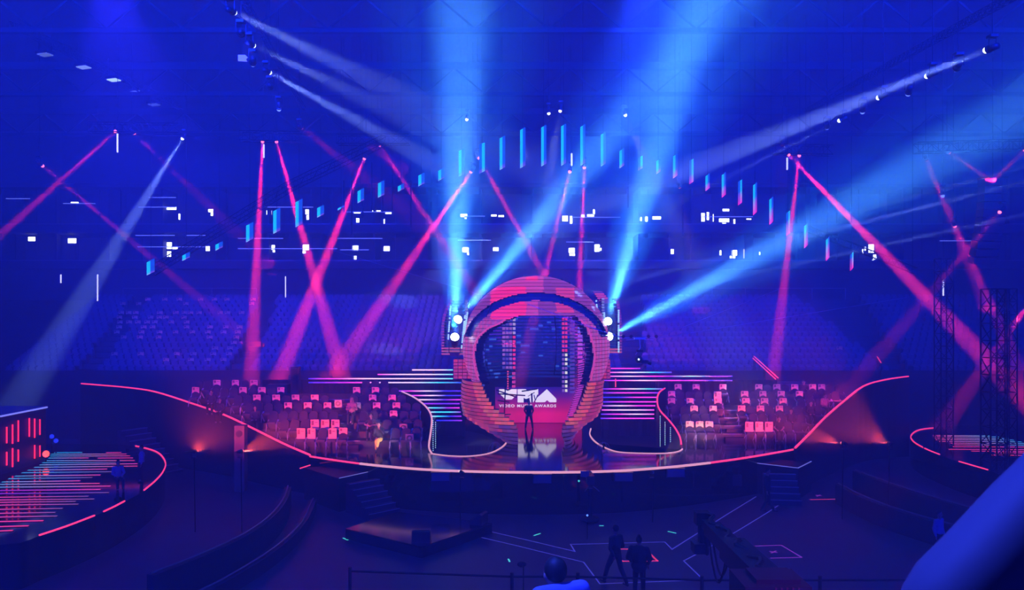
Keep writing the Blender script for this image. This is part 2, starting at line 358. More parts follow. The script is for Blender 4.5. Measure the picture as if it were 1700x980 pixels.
poly += [Vector((17.5, 44, 1.9)), Vector((17.5, 48.5, 1.9)), Vector((9.6, 48.5, 1.9)), Vector((9.4, 45, 1.9))]
poly += [S(*p) for p in rpit[::-1]]
poly += [Vector((5.6, 52, 1.9)), Vector((-3.2, 52, 1.9))]
poly += [S(*p) for p in lpit]
poly += [Vector((-4.6, 41.5, 1.9)), Vector((-5.4, 45, 1.9)), Vector((-6.2, 48.5, 1.9)), Vector((-18.5, 48.5, 1.9)), Vector((-12.2, 42, 1.9))]
st = thing('main_stage', 'large glossy black stage with a curved glowing front edge', 'stage', (0, 40, 0))
# top made of triangulated slab
import bmesh
def slab(poly, z0, z1, name, mats, parent):
    bm = bmesh.new(); vv = [bm.verts.new((p[0], p[1], z1)) for p in poly]; f = bm.faces.new(vv)
    if f.normal.z < 0: f.normal_flip()
    bmesh.ops.triangulate(bm, faces=[f]); r = bmesh.ops.extrude_face_region(bm, geom=bm.faces[:])
    for v in r['geom']:
        if isinstance(v, bmesh.types.BMVert): v.co.z = z0
    bmesh.ops.recalc_face_normals(bm, faces=bm.faces[:])
    off = world_loc(parent) if parent else Vector()
    bmesh.ops.translate(bm, verts=bm.verts[:], vec=-off)
    me = bpy.data.meshes.new(name); bm.to_mesh(me); bm.free(); me.materials.append(mats); o = bpy.data.objects.new(name, me); C.objects.link(o)
    if parent: o.parent = parent
    return o
slab(poly, 0.0, 1.9, 'deck', STAGE, st)
fr = [S(*p) for p in front]
MB().strip([p + Vector((0, -0.05, -0.02)) for p in fr[:6]], 0.07, 0.07).build('edge_light', LINE, st)
MB().strip([p + Vector((0, -0.05, -0.02)) for p in fr[5:-8]], 0.10, 0.09).build('edge_light', LINEW, st)
MB().strip([p + Vector((0, -0.05, -0.02)) for p in fr[-9:]], 0.07, 0.08).build('edge_light', LINE, st)
MB().strip([S(*p) + Vector((0, 0, 0.0)) for p in lpit], 0.07, 0.07).build('pit_edge_light', LINEW, st)
MB().strip([S(*p) + Vector((0, 0, 0.0)) for p in rpit], 0.07, 0.07).build('pit_edge_light', LINEW, st)
# fascia panels on the stage front (dark, slightly shiny) and three recessed floor-monitor boxes
for x in (740, 905, 1030, 1118):
    q = min(fr, key=lambda p: abs(px(p)[0] - x)); c = Vector((q.x, q.y - 0.14, 1.62))
    t = thing('front_fill_speaker', 'small black speaker box under the stage edge, %s from the left' % nth((740, 905, 1030, 1118).index(x) + 1), 'speaker', (c.x, c.y, 1.4), 'speakers under the stage edge')
    MB().box(c, (0.85, 0.2, 0.42)).build('cabinet', PLASTIC, t); MB().box(c + Vector((0, -0.11, 0)), (0.78, 0.02, 0.34)).build('grille', GREY, t)
# pits
struct(MB().box((-1.9, 44.8, 0.45), (9, 15, 0.5)).build('floor_pit_left', BLACK)).location.z = 0.6
struct(MB().box((6.6, 44.8, 0.45), (9, 15, 0.5)).build('floor_pit_right', BLACK)).location.z = 0.6
# side walls that sweep out from the stage with a glowing top edge
WINGL = smooth_pts([(515,757),(470,737.5),(420,712.5),(370,689),(313,669),(257,651.5),(211,644.5),(160,640),(135,638)], 4)
WINGR = smooth_pts([(1320,745),(1345,720),(1370,694),(1400,668),(1433,642.5),(1470,631.5),(1508,626)], 4)
for pts, lab in ((WINGL, 'long black curved masking wall with a red lit top edge, left of the stage'), (WINGR, 'long black curved masking wall with a red lit top edge, right of the stage')):
    q = [incl(*p) for p in pts]; t = thing('masking_panel', lab, 'wall', (q[0].x, q[0].y, 0))
    MB().wall(q, 0.0, 0.15).build('face_panel', BLACK, t); MB().strip([p + Vector((0, 0, 0.03)) for p in q], 0.09, 0.075).build('edge_light', LINE, t)
# curved inner walls beside the pits (their lit edge climbs the seating)
INL = [(713,719,40.8),(712,743,39.6),(717,754,38.75)]
left_in = smooth_pts([(667,651,46),(688,661,44.9),(704,673,43.6),(713,684,42.8),(717,697,42),(715,719,40.9),(712,743,39.7),(717,754,38.75)], 3)
right_in = smooth_pts([(1104,645.5,47),(1094,653,46.6),(1091,666,46),(1095,681.5,45),(1109,697,44),(1121,712,43),(1129,727,42),(1131,739,41.2)], 3)
for pts, lab in ((left_in, 'curved white-edged wall closing the left seating block'), (right_in, 'curved pink-edged wall closing the right seating block')):
    q = [P(*p) for p in pts]; t = thing('curved_barrier', lab, 'barrier', (q[0].x, q[0].y, 0.8))
    MB().wall(q, 0.8, 0.10).build('panel', BLACK, t); MB().path([p + Vector((0, 0, 0.02)) for p in q], 0.05, 6).build('edge_light', LINEW if lab[7] == 'w' else LINE, t)
DOT = mat('tiny_white_diodes', (0.2, 0.3, 0.3), 0.4, em=(0.55, 0.95, 1.0), es=0.9)
for i, (x, y0, y1, d) in enumerate(((719, 697, 750, 40.0), (723, 700, 745, 41.5), (1096, 690, 742, 42.2), (1104, 700, 740, 42.0), (1113, 709, 735, 42.0))):
    a, b_ = P(x, y0, d), P(x, y1, d); t = thing('diode_strip', 'vertical row of tiny white diodes on the pit wall, %s from the left' % nth(i + 1), 'light', b_, 'diode strips on the pit walls')
    MB().bar(a + Vector((0, .05, 0)), b_ + Vector((0, .05, 0)), 0.03, 4).build('backing', STEEL, t); mb = MB(); n = int((a - b_).length / 0.1)
    for j in range(n): mb.box(a.lerp(b_, (j + .5) / n), (0.045, 0.03, 0.04))
    mb.build('diodes', DOT, t)

# ------------------------------------------------------------------ seating blocks on the stage
def make_chair():
    t = thing('folding_chair', 'x', 'chair')
    w = 0.23; poly = [(-w, -0.02, 0.46), (w, -0.02, 0.46), (w, 0.06, 0.88)] + [(w * math.cos(a), 0.065 + 0.02 * math.sin(a), 0.88 + 0.17 * math.sin(a)) for a in (0.35, 0.7, 1.05, 1.4, 1.75, 2.1, 2.45, 2.8)] + [(-w, 0.06, 0.88)]
    MB().prism(poly, (0, 0.07, 0)).build('backrest', FABRIC, t)
    s_ = MB(); s_.prism([(-0.22, -0.42, 0.40), (0.22, -0.42, 0.40), (0.235, 0, 0.42), (-0.235, 0, 0.42)], (0, 0, 0.10)); s_.build('seat', mat('seat_pad_cloth', (.06, .055, .085), .7), t)
    for sx in (-1, 1):
        MB().bar((sx * 0.25, 0.02, 0.58), (sx * 0.25, -0.36, 0.34), 0.024, 5).bar((sx * 0.25, -0.34, 0.36), (sx * 0.275, -.40, 0.0), 0.022, 5).bar((sx * 0.25, -0.30, 0.38), (sx * 0.26, 0.14, 0.0), 0.022, 5).build('leg', mat('chair_grey_metal', (.42, .42, .46), .45), t)
    return t
chair = make_chair(); chair_used = False
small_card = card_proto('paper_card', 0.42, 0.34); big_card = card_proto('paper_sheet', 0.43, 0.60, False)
used_c = {'s': False, 'b': False}
PITCH = 0.545
Lc = [(300 + x * .1633, 620 + y * .1633) for x, y in ((160,140),(365,137),(560,132),(750,125),(832,152),(610,205),(815,200),(1013,197),(775,278),(982,272),(1180,275),(1378,275),(1060,365),(1265,365),(1470,362))]
Lc += [(480 + x * .1837, 600 + y * .1837) for x, y in ((618,280),(805,282),(740,348),(905,345),(630,422),(810,422),(990,422),(945,503),(497,598))]
Lb = [(480 + x * .1837, 600 + y * .1837) for x, y in ((233,560),(330,560),(423,560),(105,655),(203,650),(397,648))]
Rc = [(1060 + x * .2118, 600 + y * .2118) for x, y in ((312,213),(442,211),(638,211),(270,270),(255,338),(397,338),(617,335),(435,400),(582,400),(970,213),(1098,158),(1092,203),(837,270),(967,270),(1085,273),(857,330),(995,330),(1130,330),(818,397),(957,398),(1095,385),(1220,207),(1300,175),(1353,203),(1430,178),(1260,272),(400,473),(477,472),(562,480))]
Rb = [(1060 + x * .2118, 600 + y * .2118) for x, y in ((612,297),(868,515),(942,515),(1010,515))]
SEATED = []
def block(side, d0, rise, exts, cs, bs, skip):
    global chair_used
    ks = range(len(exts)); base = [1.9 + rise * k for k in ks]; dd = [d0 + 0.85 * k for k in ks]
    byrow = {k: [] for k in ks}
    for x, y, big in [(x, y, False) for x, y in cs] + [(x, y, True) for x, y in bs]:
        zc = 0.72 if big else 0.88
        k = min(ks, key=lambda k_: abs(HY + F * (H - base[k_] - zc) / dd[k_] - y)); byrow[k].append((dd[k] * (x - 850) / F, big))
    t = thing('seating_riser', 'stepped black seating riser %s' % side, 'riser', (dd[2] * (exts[2][0][0] - 850) / F, dd[0], 1.9))
    for k in ks[1:]:
        x0 = dd[k] * (exts[k][0][0] - 850) / F; x1 = dd[k] * (exts[k][-1][1] + (4 if side[0] == 'l' else 10) - 850) / F; y0 = dd[k] - 0.45
        MB().box(((x0 + x1) / 2, (y0 + 48.2) / 2, base[k] - rise / 2), (x1 - x0, 48.2 - y0, rise)).build('step', mat('riser_carpet', (0.02, 0.02, 0.03), 0.5), t)
        if len(exts[k]) > 1:
            a = dd[k] * (exts[k][0][1] + 3 - 850) / F; c = dd[k] * (exts[k][1][0] - 4 - 850) / F
            MB().box(((a + c) / 2, y0 - 0.01, base[k] - 0.02), (max(.1, c - a), 0.03, 0.04)).build('step_nosing', mat('step_nosing', (0.35, 0.35, 0.4), 0.4), t)
            MB().box(((a + c) / 2, y0 - 0.3, base[k] - rise * 0.75), (max(.1, c - a), 0.3, rise / 2)).build('aisle_step', BLACK, t)
    for k in ks:
        ph = 0
        if byrow[k]:
            sx = sum(math.cos(2 * math.pi * x / PITCH) for x, _ in byrow[k]); sy = sum(math.sin(2 * math.pi * x / PITCH) for x, _ in byrow[k]); ph = math.atan2(sy, sx) / (2 * math.pi) * PITCH
        chairs = []
        for a, c in exts[k]:
            xa, xb = dd[k] * (a + 5 - 850) / F, dd[k] * (c - 5 - 850) / F; n0 = math.ceil((xa - ph) / PITCH)
            while ph + n0 * PITCH <= xb: chairs.append(ph + n0 * PITCH); n0 += 1
        for x, _ in byrow[k]:
            if min([abs(x - q) for q in chairs] + [9]) > PITCH * 0.6: chairs.append(round((x - ph) / PITCH) * PITCH + ph)
        chairs = sorted(set(round(q, 3) for q in chairs))
        for n, x in enumerate(chairs):
            lab = 'black folding chair %s, %s row, %s from the left' % (side, nth(k + 1), nth(n + 1)); loc = (x, dd[k], base[k])
            if not chair_used: chair.location = loc; chair['label'] = lab; chair['group'] = 'folding chairs ' + side; chair_used = True
            else: dup(chair, loc, 0, lab, 'folding chairs ' + side)
        done = set()
        for x, big in sorted(byrow[k]):
            q = min(chairs, key=lambda c_: abs(c_ - x))
            if q in done: continue
            done.add(q); key = 'b' if big else 's'; pr = big_card if big else small_card
            lab = '%s %s, %s row, %s chair from the left' % ('long reddish paper sheet' if big else 'reddish paper card', side, nth(k + 1), nth(chairs.index(q) + 1))
            loc = (q, dd[k] - (0.10 if big else 0.03), base[k] + (0.46 if big else 0.74)); gr = 'paper cards on the chairs ' + side
            rz = random.choice([0, 0, 0.08, -0.08])
            if not used_c[key]: pr.location = loc; pr['label'] = lab; pr['group'] = gr; used_c[key] = True
            else: dup(pr, loc, rz, lab, gr)
    return dd, base
ddL, bsL = block('left of the stage', 40.3, 0.345, [[(490, 578), (640, 708)], [(462, 572), (605, 708)], [(432, 566), (590, 704)], [(405, 560), (578, 696)], [(375, 548), (575, 685)], [(345, 480), (578, 672)], [(318, 440), (600, 655)]], Lc, Lb, None)
ddR, bsR = block('right of the stage', 42.8, 0.335, [[(1128, 1194), (1236, 1335)], [(1118, 1194), (1232, 1348)], [(1108, 1196), (1230, 1362)], [(1102, 1196), (1228, 1378)], [(1108, 1200), (1228, 1400)], [(1243, 1410)]], Rc, Rb, None)
# grey square monitors standing on three left chairs
for x, y, d, lab in ((680, 727, 40.0, 'grey square loudspeaker on a front row chair left of the stage'), (670, 710, 40.85, 'grey square loudspeaker on a second row chair left of the stage'), (562, 670, 43.2, 'dim square loudspeaker on a chair beside the aisle left of the stage')):
    c = P(x, y, d); t = thing('speaker_box', lab, 'speaker', (c.x, c.y, c.z - .2)); MB().box(c, (0.40, 0.22, 0.40)).build('cabinet', GREY, t)
    mb = MB(); mb.bar(c + Vector((0, -.11, 0)), c + Vector((0, -.14, 0)), .15, 20).build('ring', PLASTIC, t); MB().bar(c + Vector((0, -.12, 0)), c + Vector((0, -.155, 0)), .11, 20, .05).build('cone', GREY, t)
# dark cabinets behind the left block
t = thing('equipment_cabinet', 'tall dark cabinet behind the left seating block, red lit side', 'cabinet', P(463, 700, 48.7)); c = P(463, 668, 48.9)
t.location = (c.x, c.y, 1.9); MB().box((c.x, c.y, 3.2), (1.3, 0.8, 2.6)).build('body', mat('case_red_lit', (0.08, 0.03, 0.04), 0.5), t); MB().box((c.x, c.y - .42, 3.2), (1.1, .03, 2.3)).build('door', PLASTIC, t)  # red of the lit side is put into the case colour
t = thing('stage_speaker', 'tall narrow black loudspeaker standing behind the left seating block', 'speaker', P(491, 640, 48.6)); c = P(491, 622, 48.6)
t.location = (c.x, c.y, 0); MB().box((c.x, c.y, (c.z + .5) / 2), (.5, .5, c.z + .5)).build('cabinet', PLASTIC, t); MB().box((c.x, c.y - .26, c.z - .3), (.42, .02, 1.3)).build('grille', STEEL, t)
c = P(400, 733, 39.0); t = thing('tower_speaker', 'dim reddish loudspeaker tower in front of the left masking wall', 'speaker', (c.x, c.y, 0))
MB().box((c.x, c.y, 1.65), (.5, .5, 3.3)).build('cabinet', mat('dull_speaker', (0.15, 0.09, 0.10), 0.6), t)
for z in (2.9, 1.9): MB().bar((c.x, c.y - .25, z), (c.x, c.y - .28, z), .17, 16).build('driver', PLASTIC, t)

# ------------------------------------------------------------------ LED bars beside the helmet
CY = (0.05, 0.75, 1.0); BL = (0.02, 0.03, 1.0); MG = (1.0, 0.05, 0.75); WH = (1.0, 0.65, 1.0); PU = (0.35, 0.03, 0.9); VI = (0.10, 0.03, 1.0)
def lerp(a, b_, t): return tuple(x + (y - x) * t for x, y in zip(a, b_))
def grad(stops, t):
    n = len(stops) - 1; i = min(n - 1, int(t * n)); return lerp(stops[i], stops[i + 1], t * n - i)
def led_bar(x0, x1, y, d, stops, lab, grp):
    a, b_ = P(x0, y, d), P(x1, y, d); t = thing('led_bar', lab, 'light bar', ((a.x + b_.x) / 2, d, a.z - .06), grp)
    MB().box(((a.x + b_.x) / 2, d + 0.08, a.z), (b_.x - a.x + .05, 0.1, 0.12)).build('housing', STEEL, t)
    mb = MB(); n = 24
    for i in range(n):
        xa = a.x + (b_.x - a.x) * i / n; xb = a.x + (b_.x - a.x) * (i + 1) / n; c0, c1 = grad(stops, i / n), grad(stops, (i + 1) / n)
        mb.add([(xa, d, a.z - .035), (xb, d, a.z - .035), (xb, d, a.z + .035), (xa, d, a.z + .035), (xa, d + .05, a.z - .035), (xb, d + .05, a.z - .035), (xb, d + .05, a.z + .035), (xa, d + .05, a.z + .035)],
               [(0, 1, 2, 3), (4, 7, 6, 5), (0, 4, 5, 1), (3, 2, 6, 7)], None)
        mb.c[-4:] = [(c0, c1, c1, c0), (c0, c0, c1, c1), (c0, c0, c1, c1), (c0, c1, c1, c0)]
    mb.build('led_face', LED2, t)
bars = [(684,752,614.5,48.5,[WH,WH,WH,CY]),(627,752,622,48.5,[MG,WH,WH,CY]),(512,752,629,48.5,[BL,MG,WH,WH,WH,CY]),(512,768,635.5,48.5,[BL,PU,MG,WH,WH,CY,BL]),
 (654,765,649.5,47.5,[VI,MG,WH,BL,VI]),(668,765,657,47.5,[VI,MG,WH,BL,VI]),(676,768,664,47.5,[WH,WH,VI,MG]),(690,763,670.5,47.5,[VI,PU,VI,PU]),(700,763,677.5,47.5,[WH,CY,PU,MG]),(705,765,684.5,47.5,[WH,CY,CY,PU]),(708,766,691.5,47.5,[WH,CY,BL,PU]),(712,767,698.5,47.5,[BL,BL,VI,PU])]
for i, b_ in enumerate(bars): led_bar(*b_, 'colour-changing LED bar left of the helmet, %s from the top' % nth(i + 1), 'LED bars left of the helmet')
bars = [(1014,1063,612,48.5,[MG,MG,PU]),(1012,1115,618.5,48.5,[MG,WH,CY,BL]),(1010,1216,625,48.5,[MG,WH,MG,PU,CY,BL,BL]),(995,1216,632,48.5,[BL,MG,WH,MG,PU,BL,BL]),
 (1001,1100,646,47.5,[BL,MG,WH,CY,PU]),(1001,1098,652.5,47.5,[BL,MG,MG,BL]),(1001,1093,660,47.5,[BL,BL,MG,MG]),(1001,1090,667.5,47.5,[BL,MG,MG]),(1000,1088,674,47.5,[PU,WH,MG,MG]),(999,1086,681,47.5,[MG,WH,WH,MG]),(998,1086,688,47.5,[BL,MG,WH,MG]),(997,1086,695,47.5,[BL,MG,MG,MG])]
for i, b_ in enumerate(bars): led_bar(*b_, 'colour-changing LED bar right of the helmet, %s from the top' % nth(i + 1), 'LED bars right of the helmet')
c = P(1022, 637, 46.8); MBt = MB().bar(P(1022, 629, 46.8), P(1022, 643, 46.8), 0.035); tag(MBt.build('light_strip', LINE), 'short pink vertical light strip right of the helmet', 'light')
for sx, xx in (('left', (P(720, 0, 48.8).x, P(770, 0, 48.8).x)), ('right', (P(1000, 0, 48.8).x, P(1090, 0, 48.8).x))):
    t = thing('bar_support_frame', 'dark upright frame carrying the LED bars %s of the helmet' % sx, 'frame', (xx[0], 48.9, 0.8))
    for x in (xx[0], xx[1]): MB().box((x, 48.75, 3.1), (0.12, 0.12, 4.6)).build('upright', STEEL, t)

# ------------------------------------------------------------------ the helmet set piece
HC = Vector((1.43, 46.0, 7.0)); RX, RY, RZh = 4.36, 4.15, 4.2
hel = thing('helmet_sculpture', 'giant slatted astronaut helmet arch glowing red at centre stage', 'stage set', (HC.x, HC.y, 1.9))
def inside(p, cx, cy, a, b_): return ((p[0] - cx) / a) ** 2 + ((p[1] - cy) / b_) ** 2 < 1
open_l = [(524,862),(531,842),(539,828),(545,813),(559,797),(575,790),(593,789),(611,791),(631,797),(643,800),(660,807),(680,820),(693,838),(708,856),(720,860),(745,860)]
open_r = [(524,955),(531,961),(539,968),(545,973),(559,978),(575,983),(593,985),(611,982),(631,978),(645,975),(667,968),(691,955),(700,943),(713,934),(726,933),(745,940)]
def table(tb, y):
    if y <= tb[0][0]: return tb[0][1]
    for (a, xa), (b_, xb) in zip(tb, tb[1:]):
        if y <= b_: return xa + (xb - xa) * (y - a) / (b_ - a)
    return tb[-1][1]
def in_open(p):
    if p[1] < 524: return False
    return table(open_l, p[1]) < p[0] < table(open_r, p[1])
dome, band, inner = MB(), MB(), MB()
RED = (1.15, 0.03, 0.17); ROSE = (0.62, 0.06, 0.32); DIM = (0.28, 0.045, 0.28); HOT = (1.0, 0.13, 0.10)
patch = {}
def pcol(p, j):
    """which LED tile this is: broad red tiles over the brow, dimmer rose tiles between"""
    x, y = p
    u = (x - 890) / 122
    if y < 530:
        if -0.62 < u < -0.14: c = RED if y > 476 else ROSE
        elif -0.14 <= u < 0.02: c = RED if y < 466 else ROSE
        elif 0.02 <= u < 0.27: c = DIM if (y > 500 or u > 0.1) else ROSE
        elif 0.27 <= u < 0.52: c = (0.75, 0.05, 0.2) if 478 < y < 520 else DIM
        else: c = DIM
    else: c = ROSE if int(x / 4) % 2 else (0.5, .1, .4)
    k = 1.0 if y < 530 else (.85 + .15 * math.sin(x * 1.3)); return tuple(v * k * 1.1 for v in c)
NA = 180; z = 4.9; step = 0.215
def prad(z_): return math.sqrt(max(0.0, 1 - ((z_ - HC.z) / RZh) ** 2))
def spt(a, r_, z_): return Vector((HC.x + RX * r_ * math.sin(a), HC.y - RY * r_ * math.cos(a), z_))
while z < HC.z + RZh:
    tint = random.uniform(.9, 1.06)
    for zl, zh in ((z, z + step * .30), (z + step * .30, z + step * .60), (z + step * .60, z + step * .88)):
        zl, zh = min(zl, HC.z + RZh - .004), min(zh, HC.z + RZh - .001); rl, rh = prad(zl), prad(zh); zm = (zl + zh) / 2
        for j in range(NA):
            a0, a1 = 2 * math.pi * j / NA, 2 * math.pi * (j + 1) / NA; am = (a0 + a1) / 2
            if math.cos(am) > 0.0:
                pr = px(spt(am, (rl + rh) / 2, zm))
                if in_open(pr): continue
                isband = inside(pr, 890, 575, 121, 89) and not inside(pr, 890, 575, 109, 76) and pr[1] < 560
                k1 = 0.945 if isband else 1.0; ri = .01 if rh < .5 else min(rl, rh) - .12
                vv = [spt(a0, rl * k1, zl), spt(a1, rl * k1, zl), spt(a1, rh * k1, zh), spt(a0, rh * k1, zh), spt(a0, ri, zl), spt(a1, ri, zl), spt(a1, ri, zh), spt(a0, ri, zh)]
                col = (0, 0, 0) if isband else tuple(v * tint for v in pcol(pr, j)); mbx = band if isband else dome; k0 = len(mbx.f)
                mbx.add(vv, [(0, 1, 2, 3), (5, 4, 7, 6), (3, 2, 6, 7), (1, 0, 4, 5), (1, 5, 6, 2), (4, 0, 3, 7)], None if isband else (0, 0, 0))
                if not isband: mbx.c[k0] = col
            elif zl == z and j % 2 == 0:
                a1 = a0 + 4 * math.pi / NA; lit = random.random() < 0.06; k0 = len(inner.f)
                q = [spt(a0, rl * .95, zl), spt(a1, rl * .95, zl), spt(a1, rl, zl), spt(a0, rl, zl)]; vv = q + [v + Vector((0, 0, step * .55)) for v in q]
                inner.add(vv, [(3, 2, 1, 0), (4, 5, 6, 7), (2, 3, 7, 6), (0, 1, 5, 4)], (0.0, 0.004, 0.04)); inner.c[k0 + 3] = (0.04, 0.12, 0.55) if lit else (0.004, 0.016, 0.13)  # unlit slats get a blue emission, added to lighten the interior
    z += step
dome.build('brow_slats', LED1, hel); band.build('dark_band', mat('band_slats', (0.05, 0.04, 0.12), 0.5), hel); inner.build('rear_slats', LED1, hel)
# black shelf lines between the slats of the dome are the gaps; ribs hold them
for sgn in (-1, 1):
    for ang in (25, 50, 75, 100, 130, 160):
        rib = MB()
        pts = []
        for i in range(18):
            t = -0.48 + 1.46 * i / 17; rr = math.sqrt(max(0, 1 - t * t)); a = sgn * R(ang); p = Vector((HC.x + RX * rr * .95 * math.sin(a), HC.y - RY * rr * .95 * math.cos(a), HC.z + RZh * t * .98))
            pts.append(p)
        for a_, b_ in zip(pts, pts[1:]):
            if not (in_open(px(a_)) or in_open(px(b_))) or math.cos(R(ang)) < 0: rib.bar(a_, b_, 0.04, 4)
        rib.build('rib', STEEL, hel)
# visor rim: glowing tube that follows the opening
def rim_pt(x, y):
    d = 42.0
    for _ in range(12):
        p = P(x, y, d); u = ((p.x - HC.x) / RX) ** 2 + ((p.z - HC.z) / RZh) ** 2
        d = HC.y - RY * math.sqrt(max(0.0, 1 - u)) - 0.12
    return P(x, y, d)
for nm, tb in (('visor_rim', open_l), ('visor_rim', open_r)):
    pts = [rim_pt(x + (-3 if tb is open_l else 3), y) for y, x in tb if 531 <= y <= 640]
    MB().path(pts, 0.05, 6).build(nm, mat('rose_rim', (0.3, 0.05, 0.1), .4, em=(.9, .08, .28), es=.8), hel)
# sweeping collar flaps, stepped, left and right
out_l = [(600,782),(630,768),(640,766),(670,765),(690,769),(700,784),(715,810),(725,830),(735,845),(745,852)]
out_r = [(600,998),(630,1002),(640,1000),(670,1000),(690,992),(700,975),(712,960),(725,950),(735,944),(745,942)]
for sgn, inn, outt in ((-1, open_l, out_l), (1, open_r, out_r)):
    cm = MB(); z = 1.92
    while z < 5.0:
        f = (z - 1.9) / 3.1; df = 41.3 + 0.9 * f; ds = 44.0 + 1.6 * f
        yi = HY + F * (H - z) / df; yo = HY + F * (H - z) / ds
        a = P(table(inn, yi), yi, df); o = P(table(outt, yo), yo, ds); a.z = o.z = z
        if sgn * (o.x - a.x) < 0.3: o.x = a.x + sgn * 0.3
        N = 12
        for j in range(N):
            def arc(t, off):
                u = t * math.pi / 2; return Vector((a.x + (o.x - a.x) * math.sin(u), o.y + (a.y - o.y) * math.cos(u) + off, z))
            t0, t1 = j / N, (j + 1) / N; q = [arc(t0, 0), arc(t1, 0), arc(t1, .55), arc(t0, .55)]
            if j == 0: q[0] += Vector((0, -.08, 0))
            vv = q + [v + Vector((0, 0, .168)) for v in q]; k0 = len(cm.f)
            cm.add(vv, [(3, 2, 1, 0), (4, 5, 6, 7), (0, 1, 5, 4), (2, 3, 7, 6), (1, 2, 6, 5), (3, 0, 4, 7)], (0, 0, 0))
            if z > 2.9: c = HOT if j < 3 else ((0.55, .05, .12) if j < 9 else (.30, .05, .2))
            elif z > 2.35: c = (.55, .06, .2) if 2 < j < 9 else (.25, .05, .22)
            else: c = (.10, .03, .2) if j < 6 else (.2, .03, .2)
            if j in (8,) and z > 2.3 and z < 3.9: c = (.9, .1, .15)
            c = tuple(v * random.uniform(.6, 1.1) * .85 for v in c); cm.c[k0 + 2] = c
            cm.c[k0 + 5] = tuple(v * .5 for v in c)
        z += 0.205
    cm.build('collar_slats', LED1, hel)
    # lit blocks of stacked frames at the shoulders
    x0, x1 = (753, 791) if sgn < 0 else (983, 1014)
    y0, y1 = 597, 630; sm = MB(); d = 45.2; rows_, cols_ = 6, 5
    for r_ in range(rows_):
        for q_ in range(cols_):
            a = P(x0 + (x1 - x0) * q_ / cols_, y0 + (y1 - y0) * r_ / rows_, d); o = P(x0 + (x1 - x0) * (q_ + .9) / cols_, y0 + (y1 - y0) * (r_ + .82) / rows_, d)
            k0 = len(sm.f); sm.box(((a.x + o.x) / 2, d + .6, (a.z + o.z) / 2), (o.x - a.x, 1.2, a.z - o.z), col=(0, 0, 0)); c = lerp((.85, .05, .10), (.5, .05, .2), random.random()); c = tuple(v * .75 for v in c); sm.c[k0 + 2] = c
    sm.build('shoulder_block', LED1, hel)
    # second small lit block lower down
    x0, x1 = (771, 781) if sgn < 0 else (993, 1000); sm = MB()
    for r_ in range(4):
        a = P(x0, 646 + r_ * 5, 43.6); o = P(x1, 650 + r_ * 5, 43.6); k0 = len(sm.f); sm.box(((a.x + o.x) / 2, 43.8, (a.z + o.z) / 2), (o.x - a.x, .4, a.z - o.z), col=(0, 0, 0)); sm.c[k0 + 2] = (.9, .1, .08)
    sm.build('lamp_block', LED1, hel)
    # ear pod: stacked U-shaped slats around the two searchlights
    pod = MB(); d = 45.6
    xo, xi = (736, 775) if sgn < 0 else (1029, 1000)
    y = 500 if sgn < 0 else 497
    while y < 588:
        e = 0
        if y < 545: e = ((545 - y) / 45) ** 2 * (14 if sgn < 0 else 6)
        a = P(xo + (-sgn) * e, y, d); o = P(xi, y, d); w_ = abs(o.x - a.x); cxm = (a.x + o.x) / 2; low = y > 576
        yy0 = d - 0.3; k = 0.08
        segs = [((a.x, yy0 + .7), (.16, 1.5)), ((o.x, yy0 + .7), (.16, 1.5))]
        if low: segs.append(((cxm, yy0), (w_, .2)))
        segs.append(((cxm, yy0 + 1.5), (w_, .1)))
        for i, ((bx, by), (wx, wy)) in enumerate(segs):
            k0 = len(pod.f); pod.box((bx, by, a.z), (wx, wy, .10), col=(0, 0, 0))
            c = (.35, .06, .28) if i == 0 else (.3, .3, .5)
            if low: c = (.65, .10, .2)
            if i == len(segs) - 1: c = (.03, .06, .25)
            pod.c[k0 + 2] = tuple(v * random.uniform(.6, 1.1) for v in c)
        y += 4.6
    pod.build('ear_pod', LED1, hel)
    # sparkling diode columns on the pod edges
    for xx, y0, y1 in (((748, 510, 565), (772, 525, 580), (776, 520, 560)) if sgn < 0 else ((1027, 516, 585), (1003, 520, 590), (990, 500, 545))):
        dm = MB(); y = y0
        while y < y1:
            f = (y - y0) / (y1 - y0); xs = xx + (-4 * f if xx < 760 else (4 * (1 - f) * 0 - 6 * f if xx < 800 else (0 if xx > 1020 else 4 * f)))
            dm.box(P(xs, y, d - .45), (.09, .04, .09)) if random.random() < .85 else None; y += 3.1
        dm.build('diode_column', DOT, hel)
# small red slats above the right ear pod
em_ = MB()
for i in range(6):
    a = P(985 + i * 2.2, 485 + i * 3.4, 46.2); o = P(1000 + i * 3, 485 + i * 3.4, 46.2); k0 = len(em_.f); em_.box(((a.x + o.x) / 2, 46.4, a.z), (o.x - a.x, .5, .09), col=(0, 0, 0)); em_.c[k0 + 2] = (.7, .06, .2) if i in (1, 2, 3) else (.2, .04, .2)
em_.build('ear_cap_slats', LED1, hel)
